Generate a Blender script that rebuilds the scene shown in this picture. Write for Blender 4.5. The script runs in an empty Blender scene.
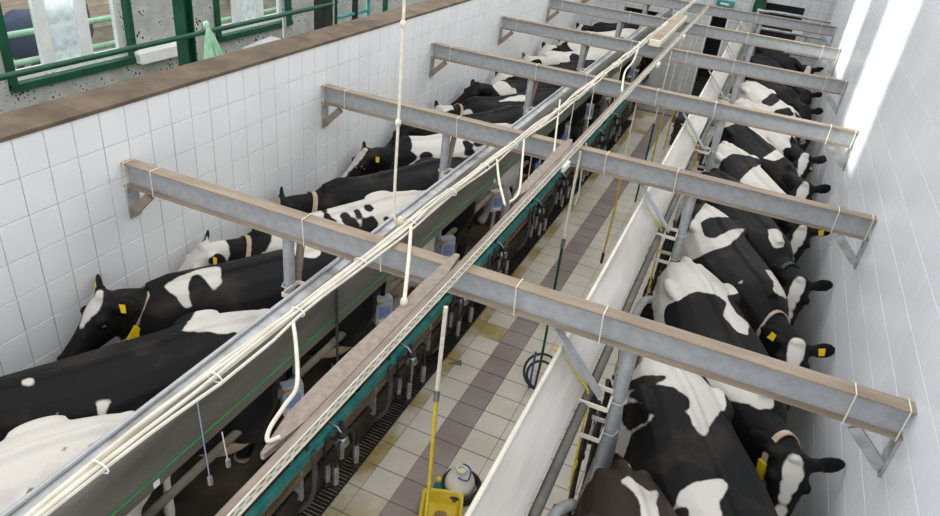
import bpy, bmesh, math, random
from mathutils import Vector, Matrix, noise as mnoise
from mathutils.bvhtree import BVHTree
random.seed(7)
R = math.radians
scene = bpy.context.scene
COL = scene.collection

# ------------------------------------------------------------------ camera
# world: x across the parlour (room centre 0), y along it, z up from the cow standing
CAM = Vector((1.33, 0.0, 4.15))
FPX = 692.73
CR = Matrix(((0.91119834, -0.28085177, 0.30139654),
             (0.39939693, 0.42288636, -0.81341823),
             (0.10099346, 0.86156219, 0.49750469)))
cam_d = bpy.data.cameras.new('camera')
cam_d.sensor_fit = 'HORIZONTAL'; cam_d.sensor_width = 36.0
cam_d.lens = FPX / 940.0 * 36.0
cam_d.clip_start = 0.05; cam_d.clip_end = 300
cam = bpy.data.objects.new('camera', cam_d); COL.objects.link(cam)
cam.matrix_world = Matrix.Translation(CAM) @ CR.to_4x4()
scene.camera = cam

def ray(px, py):
    return CR @ Vector(((px - 470) / FPX, -(py - 258) / FPX, -1.0))
def P(px, py, x=None, y=None, z=None):
    """point of a photo pixel on the plane x=, y= or z= that the thing touches"""
    d = ray(px, py)
    if x is not None: t = (x - CAM.x) / d.x
    elif y is not None: t = (y - CAM.y) / d.y
    else: t = (z - CAM.z) / d.z
    return CAM + d * t

# ------------------------------------------------------------------ light
world = bpy.data.worlds.new('sky'); scene.world = world; world.use_nodes = True
wn = world.node_tree; wn.nodes.clear()
wo = wn.nodes.new('ShaderNodeOutputWorld'); wb = wn.nodes.new('ShaderNodeBackground')
wt = wn.nodes.new('ShaderNodeTexCoord'); ws = wn.nodes.new('ShaderNodeSeparateXYZ'); wr = wn.nodes.new('ShaderNodeValToRGB')
wn.links.new(wt.outputs['Generated'], ws.inputs[0]); wn.links.new(ws.outputs['Z'], wr.inputs[0])
wr.color_ramp.elements[0].color = (0.78, 0.84, 0.92, 1); wr.color_ramp.elements[1].color = (1.0, 1.0, 1.0, 1)
wn.links.new(wr.outputs[0], wb.inputs[0]); wb.inputs[1].default_value = 1.65
wn.links.new(wb.outputs[0], wo.inputs[0])
sun_d = bpy.data.lights.new('low_sun', 'SUN'); sun_d.energy = 7.0; sun_d.angle = R(3.6); sun_d.color = (1, 0.97, 0.92)
sun = bpy.data.objects.new('low_sun', sun_d); COL.objects.link(sun)
sun.rotation_euler = Vector((1.0, 0.13, -0.15)).to_track_quat('-Z', 'Y').to_euler()
sun.location = (-12, 8, 6)
vs = scene.view_settings
vs.view_transform = 'Standard'; vs.look = 'None'; vs.gamma = 1.0; vs.use_curve_mapping = False
vs.exposure = 0.25

# ------------------------------------------------------------------ materials
MAT = {}
def nodes_of(name):
    m = bpy.data.materials.new(name); m.use_nodes = True
    nt = m.node_tree; b = nt.nodes['Principled BSDF']
    return m, nt, b
def pmat(name, c1, c2=None, scale=6.0, rough=0.6, metal=0.0, bump=0.0, detail=5.0, spec=0.4, contrast=(0.35, 0.65), stretch=None, emit=None, world=False):
    m, nt, b = nodes_of(name)
    b.inputs['Roughness'].default_value = rough; b.inputs['Metallic'].default_value = metal
    b.inputs['Specular IOR Level'].default_value = spec
    c2 = c2 or c1
    tc = nt.nodes.new('ShaderNodeTexCoord'); nz = nt.nodes.new('ShaderNodeTexNoise')
    nz.inputs['Scale'].default_value = scale; nz.inputs['Detail'].default_value = detail
    src = nt.nodes.new('ShaderNodeNewGeometry').outputs['Position'] if world else tc.outputs['Object']
    if stretch:
        mp = nt.nodes.new('ShaderNodeMapping'); mp.inputs['Scale'].default_value = stretch
        nt.links.new(src, mp.inputs[0]); src = mp.outputs[0]
    nt.links.new(src, nz.inputs['Vector'])
    rp = nt.nodes.new('ShaderNodeValToRGB')
    rp.color_ramp.elements[0].position = contrast[0]; rp.color_ramp.elements[1].position = contrast[1]
    rp.color_ramp.elements[0].color = (*c1, 1); rp.color_ramp.elements[1].color = (*c2, 1)
    nt.links.new(nz.outputs['Fac'], rp.inputs[0]); nt.links.new(rp.outputs[0], b.inputs['Base Color'])
    if bump:
        bp = nt.nodes.new('ShaderNodeBump'); bp.inputs['Strength'].default_value = bump; bp.inputs['Distance'].default_value = 0.01
        nt.links.new(nz.outputs['Fac'], bp.inputs['Height']); nt.links.new(bp.outputs[0], b.inputs['Normal'])
    if emit:
        b.inputs['Emission Color'].default_value = (*emit[0], 1); b.inputs['Emission Strength'].default_value = emit[1]
    MAT[name] = m
    return m
pmat('tile_white', (0.74, 0.74, 0.735), (0.80, 0.80, 0.795), 2, 0.28, spec=0.5, world=True)
pmat('tile_gloss', (0.76, 0.775, 0.79), (0.82, 0.83, 0.84), 1.2, 0.24, spec=0.5, world=True)
pmat('grout', (0.24, 0.22, 0.19), (0.34, 0.32, 0.29), 9, 0.9)
pmat('grout_light', (0.36, 0.37, 0.38), (0.46, 0.465, 0.47), 9, 0.8)
pmat('cap_brown', (0.085, 0.06, 0.038), (0.15, 0.108, 0.07), 4, 0.85, bump=0.2)
pmat('galv', (0.345, 0.355, 0.36), (0.425, 0.435, 0.44), 16, 0.5, metal=0.3, spec=0.5)
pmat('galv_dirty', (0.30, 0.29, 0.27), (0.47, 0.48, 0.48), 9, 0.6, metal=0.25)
pmat('dust', (0.23, 0.178, 0.13), (0.325, 0.262, 0.20), 4, 0.95, bump=0.15, stretch=(.6, 3, 3))
pmat('sheet_white', (0.47, 0.44, 0.39), (0.63, 0.61, 0.575), 2.2, 0.35, spec=0.5, stretch=(3, 0.6, 3))
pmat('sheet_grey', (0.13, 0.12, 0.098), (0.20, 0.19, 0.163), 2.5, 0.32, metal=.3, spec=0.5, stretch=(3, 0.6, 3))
pmat('green_paint', (0.0, 0.33, 0.06), (0.02, 0.42, 0.10), 4, 0.5)
pmat('dark_green', (0.004, 0.055, 0.026), (0.008, 0.085, 0.042), 5, 0.45)
pmat('pale_green', (0.32, 0.58, 0.40), (0.45, 0.7, 0.52), 5, 0.5)
pmat('teal', (0.01, 0.20, 0.19), (0.06, 0.30, 0.27), 7, 0.5)
pmat('concrete', (0.13, 0.115, 0.085), (0.24, 0.21, 0.165), 5, 0.9, bump=0.3)
pmat('concrete_dark', (0.03, 0.026, 0.02), (0.075, 0.06, 0.042), 4, 0.8, bump=0.3)
pmat('cow_floor', (0.035, 0.03, 0.02), (0.10, 0.08, 0.05), 3, 0.7, bump=0.3)
pmat('floor_cream', (0.62, 0.56, 0.45), (0.74, 0.69, 0.59), 1.6, 0.4, world=True)
pmat('floor_stain', (0.42, 0.32, 0.12), (0.68, 0.62, 0.50), 1.9, 0.4, contrast=(0.42, 0.62), world=True)
pmat('floor_mauve', (0.27, 0.215, 0.19), (0.35, 0.29, 0.26), 2, 0.45, world=True)
pmat('floor_grout', (0.16, 0.13, 0.09), (0.24, 0.20, 0.15), 6, 0.9)
pmat('wall_far', (0.45, 0.45, 0.44), (0.55, 0.55, 0.54), 3, 0.7)
pmat('wood', (0.21, 0.168, 0.138), (0.32, 0.265, 0.22), 30, 0.95, bump=0.6, contrast=(.25,.75))
pmat('rope', (0.62, 0.55, 0.42), (0.76, 0.70, 0.58), 30, 0.9, bump=0.4)
pmat('cable_white', (0.56, 0.51, 0.41), (0.68, 0.64, 0.55), 8, 0.6)
pmat('tray_paint', (0.60, 0.55, 0.45), (0.72, 0.67, 0.57), 7, 0.7)
pmat('slot_shade', (0.02, 0.018, 0.015), (0.05, 0.04, 0.03), 7, 0.9)
pmat('yellow', (0.60, 0.43, 0.02), (0.74, 0.56, 0.05), 6, 0.55)
pmat('tag_yellow', (0.78, 0.52, 0.0), (0.85, 0.60, 0.01), 6, 0.5)
pmat('rubber', (0.012, 0.012, 0.012), (0.035, 0.034, 0.032), 12, 0.5)
pmat('rubber_grey', (0.06, 0.058, 0.05), (0.12, 0.115, 0.10), 8, 0.6)
pmat('steel', (0.35, 0.34, 0.33), (0.55, 0.55, 0.55), 10, 0.3, metal=0.8)
pmat('plastic_grey', (0.36, 0.38, 0.40), (0.46, 0.48, 0.50), 6, 0.5)
pmat('display_blue', (0.15, 0.20, 0.42), (0.25, 0.32, 0.55), 12, 0.3)
pmat('orange', (0.70, 0.20, 0.02), (0.80, 0.28, 0.03), 6, 0.5)
pmat('strap_tan', (0.34, 0.26, 0.18), (0.48, 0.39, 0.29), 12, 0.9)
pmat('strap_turq', (0.0, 0.36, 0.38), (0.03, 0.46, 0.46), 12, 0.8)
pmat('strap_dark', (0.03, 0.03, 0.03), (0.06, 0.06, 0.06), 12, 0.8)
pmat('plastic_white', (0.72, 0.67, 0.54), (0.82, 0.78, 0.66), 5, 0.45)
pmat('blue_plastic', (0.03, 0.09, 0.32), (0.05, 0.12, 0.42), 5, 0.45)
pmat('frame_white', (0.70, 0.74, 0.70), (0.80, 0.82, 0.80), 4, 0.4)
pmat('speckled', (0.34, 0.36, 0.32), (0.50, 0.52, 0.48), 3, 0.8)
pmat('brick', (0.28, 0.20, 0.14), (0.42, 0.33, 0.26), 3, 0.9)
pmat('board_tan', (0.46, 0.36, 0.28), (0.60, 0.50, 0.41), 3, 0.9, stretch=(1, 1, 5))  # colour lightened so the boards look overexposed
pmat('yard', (0.16, 0.14, 0.11), (0.26, 0.23, 0.19), 2, 0.9)
pmat('dark_void', (0.012, 0.012, 0.012), (0.02, 0.02, 0.02), 2, 0.9)  # near-black colour stands for the darkness beyond the far doorways
pmat('bag_green', (0.30, 0.62, 0.36), (0.55, 0.80, 0.60), 9, 0.35)
pmat('rail_dirty', (0.18, 0.145, 0.115), (0.27, 0.22, 0.18), 9, 0.9, bump=.3, stretch=(3, .7, 3))
pmat('basin_water', (0.22, 0.15, 0.05), (0.32, 0.23, 0.08), 6, 0.15)
pmat('eye', (0.006, 0.005, 0.004), (0.01, 0.008, 0.006), 5, 0.08, spec=0.7)
pmat('white_board', (0.72, 0.72, 0.68), (0.80, 0.80, 0.77), 5, 0.5)
pmat('black_plastic', (0.014, 0.014, 0.015), (0.03, 0.03, 0.03), 5, 0.45)
def glass(name, tint, gloss_fac, dirt=0.0):
    m = bpy.data.materials.new(name); m.use_nodes = True; nt = m.node_tree; nt.nodes.clear()
    o = nt.nodes.new('ShaderNodeOutputMaterial'); t = nt.nodes.new('ShaderNodeBsdfTransparent'); t.inputs[0].default_value = (*tint, 1)
    g = nt.nodes.new('ShaderNodeBsdfGlossy'); g.inputs['Roughness'].default_value = 0.05
    mx = nt.nodes.new('ShaderNodeMixShader'); mx.inputs[0].default_value = gloss_fac
    nt.links.new(t.outputs[0], mx.inputs[1]); nt.links.new(g.outputs[0], mx.inputs[2]); last = mx
    if dirt:
        d = nt.nodes.new('ShaderNodeBsdfDiffuse'); d.inputs[0].default_value = (0.75, 0.82, 0.84, 1)
        tr = nt.nodes.new('ShaderNodeBsdfTranslucent'); tr.inputs[0].default_value = (0.8, 0.85, 0.86, 1)
        ad = nt.nodes.new('ShaderNodeMixShader'); ad.inputs[0].default_value = 0.6
        nt.links.new(d.outputs[0], ad.inputs[1]); nt.links.new(tr.outputs[0], ad.inputs[2])
        nz = nt.nodes.new('ShaderNodeTexNoise'); nz.inputs['Scale'].default_value = 7; nz.inputs['Detail'].default_value = 7
        tc = nt.nodes.new('ShaderNodeTexCoord'); nt.links.new(tc.outputs['Object'], nz.inputs['Vector'])
        mr = nt.nodes.new('ShaderNodeMapRange'); mr.inputs[1].default_value = 0.35; mr.inputs[2].default_value = 0.65; mr.inputs[3].default_value = dirt * 0.5; mr.inputs[4].default_value = dirt
        nt.links.new(nz.outputs['Fac'], mr.inputs[0])
        m2 = nt.nodes.new('ShaderNodeMixShader'); nt.links.new(mr.outputs[0], m2.inputs[0])
        nt.links.new(mx.outputs[0], m2.inputs[1]); nt.links.new(ad.outputs[0], m2.inputs[2]); last = m2
    nt.links.new(last.outputs[0], o.inputs[0]); MAT[name] = m
glass('pane_clear', (0.94, 0.97, 0.96), 0.06)
glass('pane_dirty', (0.92, 0.96, 0.95), 0.06, 0.75)

# speckled lower wall: dark splashes of their own shape
m = MAT['speckled']; nt = m.node_tree; b = nt.nodes['Principled BSDF']
src = b.inputs['Base Color'].links[0].from_socket
vz = nt.nodes.new('ShaderNodeTexVoronoi'); vz.inputs['Scale'].default_value = 16; vz.inputs['Randomness'].default_value = 1
tc = nt.nodes.new('ShaderNodeTexCoord'); nt.links.new(tc.outputs['Object'], vz.inputs['Vector'])
nz = nt.nodes.new('ShaderNodeTexNoise'); nz.inputs['Scale'].default_value = 3; nt.links.new(tc.outputs['Object'], nz.inputs['Vector'])
mr = nt.nodes.new('ShaderNodeMapRange'); mr.inputs[1].default_value = 0.40; mr.inputs[2].default_value = 0.62; mr.inputs[3].default_value = 0.0; mr.inputs[4].default_value = 0.36
nt.links.new(nz.outputs['Fac'], mr.inputs[0])
lt = nt.nodes.new('ShaderNodeMath'); lt.operation = 'LESS_THAN'; nt.links.new(vz.outputs['Distance'], lt.inputs[0]); nt.links.new(mr.outputs[0], lt.inputs[1])
mx = nt.nodes.new('ShaderNodeMix'); mx.data_type = 'RGBA'
nt.links.new(lt.outputs[0], mx.inputs[0]); nt.links.new(src, mx.inputs[6]); mx.inputs[7].default_value = (0.03, 0.028, 0.022, 1)
nt.links.new(mx.outputs[2], b.inputs['Base Color'])

# far tiled wall: brick texture carries tiles too small to pick apart
m, nt, b = nodes_of('tiles_far')
bk = nt.nodes.new('ShaderNodeTexBrick'); tc = nt.nodes.new('ShaderNodeTexCoord'); mp = nt.nodes.new('ShaderNodeMapping')
mp.inputs['Rotation'].default_value = (R(90), 0, 0)
nt.links.new(tc.outputs['Object'], mp.inputs[0]); nt.links.new(mp.outputs[0], bk.inputs['Vector'])
bk.offset = 0.0; bk.inputs['Scale'].default_value = 1; bk.inputs['Brick Width'].default_value = 0.2; bk.inputs['Row Height'].default_value = 0.25
bk.inputs['Mortar Size'].default_value = 0.006; bk.inputs['Color1'].default_value = (0.58, 0.59, 0.58, 1); bk.inputs['Color2'].default_value = (0.53, 0.54, 0.54, 1); bk.inputs['Mortar'].default_value = (0.38, 0.375, 0.36, 1)
nt.links.new(bk.outputs['Color'], b.inputs['Base Color']); b.inputs['Roughness'].default_value = 0.5
MAT['tiles_far'] = m

# ------------------------------------------------------------------ mesh helpers
ORG = {}
def origin(o):
    v = Vector((0, 0, 0))
    while o is not None:
        v += o.location; o = o.parent
    return v
def tag(o, label=None, cat=None, group=None, kind=None):
    if label: o['label'] = label
    if cat: o['category'] = cat
    if group: o['group'] = group
    if kind: o['kind'] = kind
    return o
def thing(name, loc, label=None, cat=None, group=None, kind=None):
    o = bpy.data.objects.new(name, None); o.empty_display_size = 0.1; COL.objects.link(o); o.location = loc
    return tag(o, label, cat, group, kind)
class MB:
    def __init__(s): s.v = []; s.f = []
    def add(s, vs, fs):
        n = len(s.v); s.v += [Vector(p) for p in vs]; s.f += [tuple(i + n for i in f) for f in fs]; return s
    def box(s, x0, x1, y0, y1, z0, z1):
        return s.add([(x0,y0,z0),(x1,y0,z0),(x1,y1,z0),(x0,y1,z0),(x0,y0,z1),(x1,y0,z1),(x1,y1,z1),(x0,y1,z1)],
                     [(0,3,2,1),(4,5,6,7),(0,1,5,4),(1,2,6,5),(2,3,7,6),(3,0,4,7)])
    def bar(s, a, b, w, h, up=(0, 0, 1)):
        """rectangular bar from a to b, w across, h along up"""
        a, b = Vector(a), Vector(b); d = (b - a).normalized(); up = Vector(up)
        if abs(d.dot(up)) > 0.98: up = Vector((0, 1, 0))
        sd = d.cross(up).normalized() * (w / 2); u = sd.cross(d).normalized() * (h / 2)
        vs = [p + i * sd + j * u for p in (a, b) for i, j in ((-1, -1), (1, -1), (1, 1), (-1, 1))]
        return s.add(vs, [(0,1,2,3),(7,6,5,4),(0,4,5,1),(1,5,6,2),(2,6,7,3),(3,7,4,0)])
    def tube(s, pts, r, n=10, caps=True):
        pts = [Vector(p) for p in pts]; rs = r if isinstance(r, (list, tuple)) else [r] * len(pts)
        prev = None; base = len(s.v); k = len(pts)
        for i, p in enumerate(pts):
            d = (pts[min(i + 1, k - 1)] - pts[max(i - 1, 0)])
            if d.length < 1e-9: d = Vector((0, 0, 1))
            d.normalize()
            if prev is None:
                q = Vector((0, 0, 1)) if abs(d.z) < 0.9 else Vector((0, 1, 0))
                u = d.cross(q).normalized()
            else:
                u = (prev - d * prev.dot(d)); u = u.normalized() if u.length > 1e-6 else d.orthogonal().normalized()
            prev = u; w = d.cross(u)
            for j in range(n):
                a = 2 * math.pi * j / n
                s.v.append(p + (u * math.cos(a) + w * math.sin(a)) * rs[i])
        for i in range(k - 1):
            for j in range(n):
                a = base + i * n + j; b = base + i * n + (j + 1) % n
                s.f.append((a, b, b + n, a + n))
        if caps:
            s.f.append(tuple(base + j for j in range(n))[::-1]); s.f.append(tuple(base + (k - 1) * n + j for j in range(n)))
        return s
    def ell(s, c, r, rot=None, nu=14, nv=9):
        c = Vector(c); r = (r, r, r) if isinstance(r, (int, float)) else r; base = len(s.v)
        def pt(x, y, z):
            v = Vector((x * r[0], y * r[1], z * r[2]))
            return c + (rot @ v if rot is not None else v)
        s.v.append(pt(0, 0, 1))
        for i in range(1, nv):
            t = math.pi * i / nv
            for j in range(nu):
                a = 2 * math.pi * j / nu
                s.v.append(pt(math.sin(t) * math.cos(a), math.sin(t) * math.sin(a), math.cos(t)))
        s.v.append(pt(0, 0, -1)); e = len(s.v) - 1
        for j in range(nu):
            s.f.append((base, base + 1 + j, base + 1 + (j + 1) % nu))
            s.f.append((e, e - nu + (j + 1) % nu, e - nu + j))
        for i in range(nv - 2):
            for j in range(nu):
                a = base + 1 + i * nu + j; b = base + 1 + i * nu + (j + 1) % nu
                s.f.append((a, a + nu, b + nu, b))
        return s
    def lathe(s, c, prof, n=20, axis=(0, 0, 1)):
        c = Vector(c); q = Vector((0, 0, 1)).rotation_difference(Vector(axis)); base = len(s.v); k = len(prof)
        for r, h in prof:
            for j in range(n):
                a = 2 * math.pi * j / n
                s.v.append(c + q @ Vector((r * math.cos(a), r * math.sin(a), h)))
        for i in range(k - 1):
            for j in range(n):
                a = base + i * n + j; b = base + i * n + (j + 1) % n
                s.f.append((a, b, b + n, a + n))
        s.f.append(tuple(base + j for j in range(n))[::-1]); s.f.append(tuple(base + (k - 1) * n + j for j in range(n)))
        return s
    def loft(s, rings, caps=True):
        base = len(s.v); n = len(rings[0]); k = len(rings)
        for rg in rings: s.v += [Vector(p) for p in rg]
        for i in range(k - 1):
            for j in range(n):
                a = base + i * n + j; b = base + i * n + (j + 1) % n
                s.f.append((a, b, b + n, a + n))
        if caps:
            s.f.append(tuple(base + j for j in range(n))[::-1]); s.f.append(tuple(base + (k - 1) * n + j for j in range(n)))
        return s
    def strip(s, prof, y0, y1, th):
        """sheet: profile polyline in x,z swept along y, th thick"""
        k = len(prof); off = []
        for i in range(k):
            a = Vector(prof[max(i - 1, 0)]); b = Vector(prof[min(i + 1, k - 1)]); d = (b - a).normalized()
            off.append(Vector(prof[i]) + Vector((-d.y, d.x)) * th)
        loop = [Vector(p) for p in prof] + off[::-1]; n = len(loop)
        return s.loft([[(p.x, y, p.y) for p in loop] for y in (y0, y1)])
    def mesh(s, name, off=Vector((0, 0, 0)), smooth=False):
        me = bpy.data.meshes.new(name); me.from_pydata([tuple(p - off) for p in s.v], [], s.f); me.validate(); me.update()
        bm = bmesh.new(); bm.from_mesh(me); bmesh.ops.recalc_face_normals(bm, faces=bm.faces); bm.to_mesh(me); bm.free()
        if smooth:
            for p in me.polygons: p.use_smooth = True
        return me
    def build(s, name, mat, parent=None, smooth=False, loc=None, local=False, bevel=0):
        if parent is not None: off = Vector((0, 0, 0)) if local else origin(parent)
        else: off = Vector(loc) if loc is not None else Vector((0, 0, 0))
        me = s.mesh(name, off, smooth); me.materials.append(MAT[mat] if isinstance(mat, str) else mat)
        o = bpy.data.objects.new(name, me); COL.objects.link(o)
        if parent is not None: o.parent = parent
        else: o.location = off
        if smooth == 'auto' or (smooth and not local):
            try: me.set_sharp_from_angle(angle=R(42))
            except Exception: pass
        if bevel:
            md = o.modifiers.new('bevel', 'BEVEL'); md.width = bevel; md.segments = 2; md.limit_method = 'ANGLE'
        return o
def spline(pts, n=8):
    pts = [Vector(p) for p in pts]; out = []
    for i in range(len(pts) - 1):
        p0 = pts[max(i - 1, 0)]; p1 = pts[i]; p2 = pts[i + 1]; p3 = pts[min(i + 2, len(pts) - 1)]
        for k in range(n):
            t = k / n
            out.append(0.5 * ((2 * p1) + (p2 - p0) * t + (2 * p0 - 5 * p1 + 4 * p2 - p3) * t * t + (3 * p1 - p0 - 3 * p2 + p3) * t ** 3))
    out.append(pts[-1]); return out
def copy_tree(o, parent=None, loc=None):
    c = o.copy(); COL.objects.link(c)
    if parent is not None: c.parent = parent
    if loc is not None: c.location = loc
    for ch in [q for q in o.children]:
        copy_tree(ch, c)
    return c

# ------------------------------------------------------------------ structure
XL, XR, YB = -2.482, 2.478, 17.6
TOPL = 2.49; PIT = -0.88
PX = 1.19                                    # pit edge
# cow standings (solid slabs whose inner faces are the pit walls)
for s, nm in ((-1, 'floor_left'), (1, 'floor_right')):
    m = MB(); xa, xb = sorted((s * 1.06, s * 2.482)); m.box(xa, xb, -1.5, YB, -0.10, 0)
    xa, xb = sorted((s * PX, s * 2.482)); m.box(xa, xb, -1.5, YB, PIT - 0.1, -0.10)
    o = m.build(nm, 'cow_floor'); o['kind'] = 'structure'
fl = MB().box(-PX, PX, -1.5, YB, PIT - 0.12, PIT - 0.006).build('floor', 'floor_grout'); fl['kind'] = 'structure'
TS = 0.2965
def inframe(p, m=12):
    q = CR.transposed() @ (Vector(p) - CAM)
    if q.z > -0.05: return None
    x = 470 + FPX * q.x / -q.z; y = 258 - FPX * q.y / -q.z
    return (x, y) if -m < x < 940 + m and -m < y < 516 + m else None
def tile_mesh(name, dx, dy, dz, mat, bev=0.004):
    """little slab centred on the origin, the three sides with a chamfered front (+z)"""
    b = bev; X, Y = dx / 2, dy / 2
    vs = [(-X,-Y,0),(X,-Y,0),(X,Y,0),(-X,Y,0),(-X,-Y,dz-b),(X,-Y,dz-b),(X,Y,dz-b),(-X,Y,dz-b),(-X+b,-Y+b,dz),(X-b,-Y+b,dz),(X-b,Y-b,dz),(-X+b,Y-b,dz)]
    fs = [(0,1,5,4),(1,2,6,5),(2,3,7,6),(3,0,4,7),(4,5,9,8),(5,6,10,9),(6,7,11,10),(7,4,8,11),(8,9,10,11)]
    me = bpy.data.meshes.new(name); me.from_pydata(vs, [], fs); me.update(); me.materials.append(MAT[mat]); return me, vs, fs
def tile_field(parent, name, me, vs, fs, spots, rot, stuffmat, limit=300, pick=None):
    """the spots that show largest become objects, the rest one stuff part"""
    spots = sorted(spots, key=lambda s: ((Vector(s[0]) - CAM).length if inframe(s[0]) else 1e3 + (Vector(s[0]) - CAM).length))
    for p, mm in spots[:limit]:
        o = bpy.data.objects.new(name, mm or me); COL.objects.link(o); o.parent = parent
        j = Vector((random.uniform(-.0006, .0006), random.uniform(-.0006, .0006), random.uniform(-.0006, .0006)))
        o.location = Vector(p) + j; o.rotation_euler = rot
    groups = {}
    for p, mm in spots[limit:]:
        groups.setdefault((mm or me).materials[0].name, []).append(p)
    q = Matrix.Identity(3) if rot is None else __import__('mathutils').Euler(rot).to_matrix()
    for mn, ps in groups.items():
        mb = MB()
        for p in ps: mb.add([Vector(p) + q @ Vector(v) for v in vs], fs)
        o = mb.build(name, MAT[mn], parent); o['kind'] = 'stuff'
# pit floor tiles
me_c, tv, tf = tile_mesh('tile', TS - 0.005, TS - 0.005, 0.008, 'floor_cream', 0.002)
me_m = me_c.copy(); me_m.materials[0] = MAT['floor_mauve']
me_s = me_c.copy(); me_s.materials[0] = MAT['floor_stain']
spots = []
x0 = -0.589; ty0 = 4.44
for i in range(-2, 6):
    xc = x0 + (i + 0.5) * TS
    for k in range(-14, 45):
        yc = ty0 + (k + 0.5) * TS * 1.02
        if yc > YB - 0.1: break
        if yc < 0.3: continue
        mm = me_m if i == 0 else (me_s if (i == -2 or (i == -1 and random.random() < 0.12)) else me_c)
        spots.append(((xc, yc, PIT - 0.007), mm))
tile_field(fl, 'tile', me_c, tv, tf, spots, (0, 0, 0), None)

# left wall
wl = MB().box(XL - 0.30, XL - 0.004, -1.5, 16.6, PIT, TOPL).build('wall_left', 'grout'); wl['kind'] = 'structure'
me_w, tv, tf = tile_mesh('tile', 0.196, 0.246, 0.008, 'tile_white', 0.0025)
spots = []
for c in range(-18, 71):
    yc = 2.483 + (c + 0.5) * 0.2007
    if yc < -1.2 or yc > 16.5: continue
    for r in range(0, 10):
        zc = TOPL - (r + 0.5) * 0.25
        if zc < 0.05: continue
        spots.append(((XL - 0.006, yc, zc), None))
# tile local x -> world y, local y -> world z, local z -> +x
tile_field(wl, 'tile', me_w, tv, tf, spots, (R(90), 0, R(90)), None)
MB().box(XL - 0.33, XL + 0.012, -1.5, 16.6, TOPL - 0.004, TOPL + 0.022).build('wall_cap', 'cap_brown', wl)
# right wall
wrt = MB().box(XR + 0.004, XR + 0.3, -1.5, YB, PIT, 4.9).build('wall_right', 'grout_light'); wrt['kind'] = 'structure'
me_r, tv, tf = tile_mesh('tile', 0.1975, 0.2475, 0.008, 'tile_gloss', 0.0015)
spots = []
for c in range(-10, 76):
    yc = 2.40 + (c + 0.5) * 0.2007
    if yc > YB - 0.1 or yc < 1.0: continue
    for r in range(0, 18):
        zc = 4.46 - (r + 0.5) * 0.25 + 0.0
        if zc < 0.05: continue
        spots.append(((XR + 0.006, yc, zc), None))
tile_field(wrt, 'tile', me_r, tv, tf, spots, (R(90), 0, R(-90)), None)
# back wall with three openings
def wall_holes(mb, x0, x1, z0, z1, y0, y1, holes):
    holes = sorted(holes); cx = x0
    for hx0, hx1, hz0, hz1 in holes:
        if hx0 > cx: mb.box(cx, hx0, y0, y1, z0, z1)
        if hz0 > z0: mb.box(hx0, hx1, y0, y1, z0, hz0)
        if hz1 < z1: mb.box(hx0, hx1, y0, y1, hz1, z1)
        cx = hx1
    if cx < x1: mb.box(cx, x1, y0, y1, z0, z1)
mb = MB(); wall_holes(mb, XL - 3.0, XR + 0.3, PIT, 5.0, YB, YB + 0.25, [(-2.0, -1.05, 0, 1.45), (0.03, 0.38, -0.35, 1.75), (1.02, 1.92, 0, 2.05)])
mb.build('wall_back', 'tiles_far')['kind'] = 'structure'
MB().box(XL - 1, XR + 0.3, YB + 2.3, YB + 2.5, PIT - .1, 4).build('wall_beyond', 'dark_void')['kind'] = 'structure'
MB().box(XL - 1, XR + 0.3, YB + .25, YB + 2.3, PIT - .2, -0.35).build('floor_beyond', 'concrete_dark')['kind'] = 'structure'
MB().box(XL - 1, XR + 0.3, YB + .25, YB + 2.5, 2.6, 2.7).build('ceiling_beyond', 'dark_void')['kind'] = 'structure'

# ------------------------------------------------------------------ roof beams
BY = [3.19 + 2.403 * k for k in range(6)]
BT, BH, FW = 2.104, 0.18, 0.095
ORD = ['sixth', 'fifth', 'fourth', 'third', 'second', 'first']
for k, y in enumerate(BY):
    yc = y + FW / 2
    t = thing('steel_beam', (0, yc, BT - BH), 'galvanized I-beam spanning wall to wall, %s crossbeam from the far doorways' % ORD[k], 'beam', 'overhead crossbeams')
    MB().box(XL + 0.01, XR - 0.01, yc - 0.005, yc + 0.005, BT - BH + 0.01, BT - 0.01).build('web', 'galv', t)
    MB().box(XL + 0.004, XR - 0.004, y, y + FW, BT - 0.012, BT).build('top_flange', 'dust', t)
    MB().box(XL + 0.004, XR - 0.004, y, y + FW, BT - BH, BT - BH + 0.012).build('bottom_flange', 'dust', t)
    for sx, xw in ((1, XL), (-1, XR)):
        p = MB().box(min(xw + sx * .004, xw + sx * .018), max(xw + sx * .004, xw + sx * .018), y + .005, y + 0.105, BT - BH - 0.255, BT - BH).build('bracket_plate', 'galv_dirty', t)
        MB().bar((xw + sx * 0.02, yc - .02, BT - BH - 0.21), (xw + sx * 0.21, yc - .02, BT - BH - 0.022), 0.025, 0.06).build('bracket_brace', 'galv_dirty' if sx < 0 else 'dust', t)
        for dx in (0.03, 0.27):
            m = MB(); x = xw + sx * dx; e = 0.004
            loop = [(x, y - e, BT + e), (x, y + FW + e, BT + e), (x, y + FW + e, BT - BH - e), (x, y - e, BT - BH - e), (x, y - e, BT + e)]
            m.tube(loop, 0.004, 6).build('wire_tie', 'rope', t)
    for x in (-1.02, -0.42, 0.4, 1.0):
        x += random.uniform(-.06, .06); m = MB(); e = 0.004
        m.tube([(x, y - e, BT + e), (x, y + FW + e, BT + e), (x, y + FW + e, BT - BH - e), (x + .01, y - e, BT - BH - e), (x, y - e, BT + e)], 0.004, 6).build('wire_tie', 'rope', t)

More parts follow.
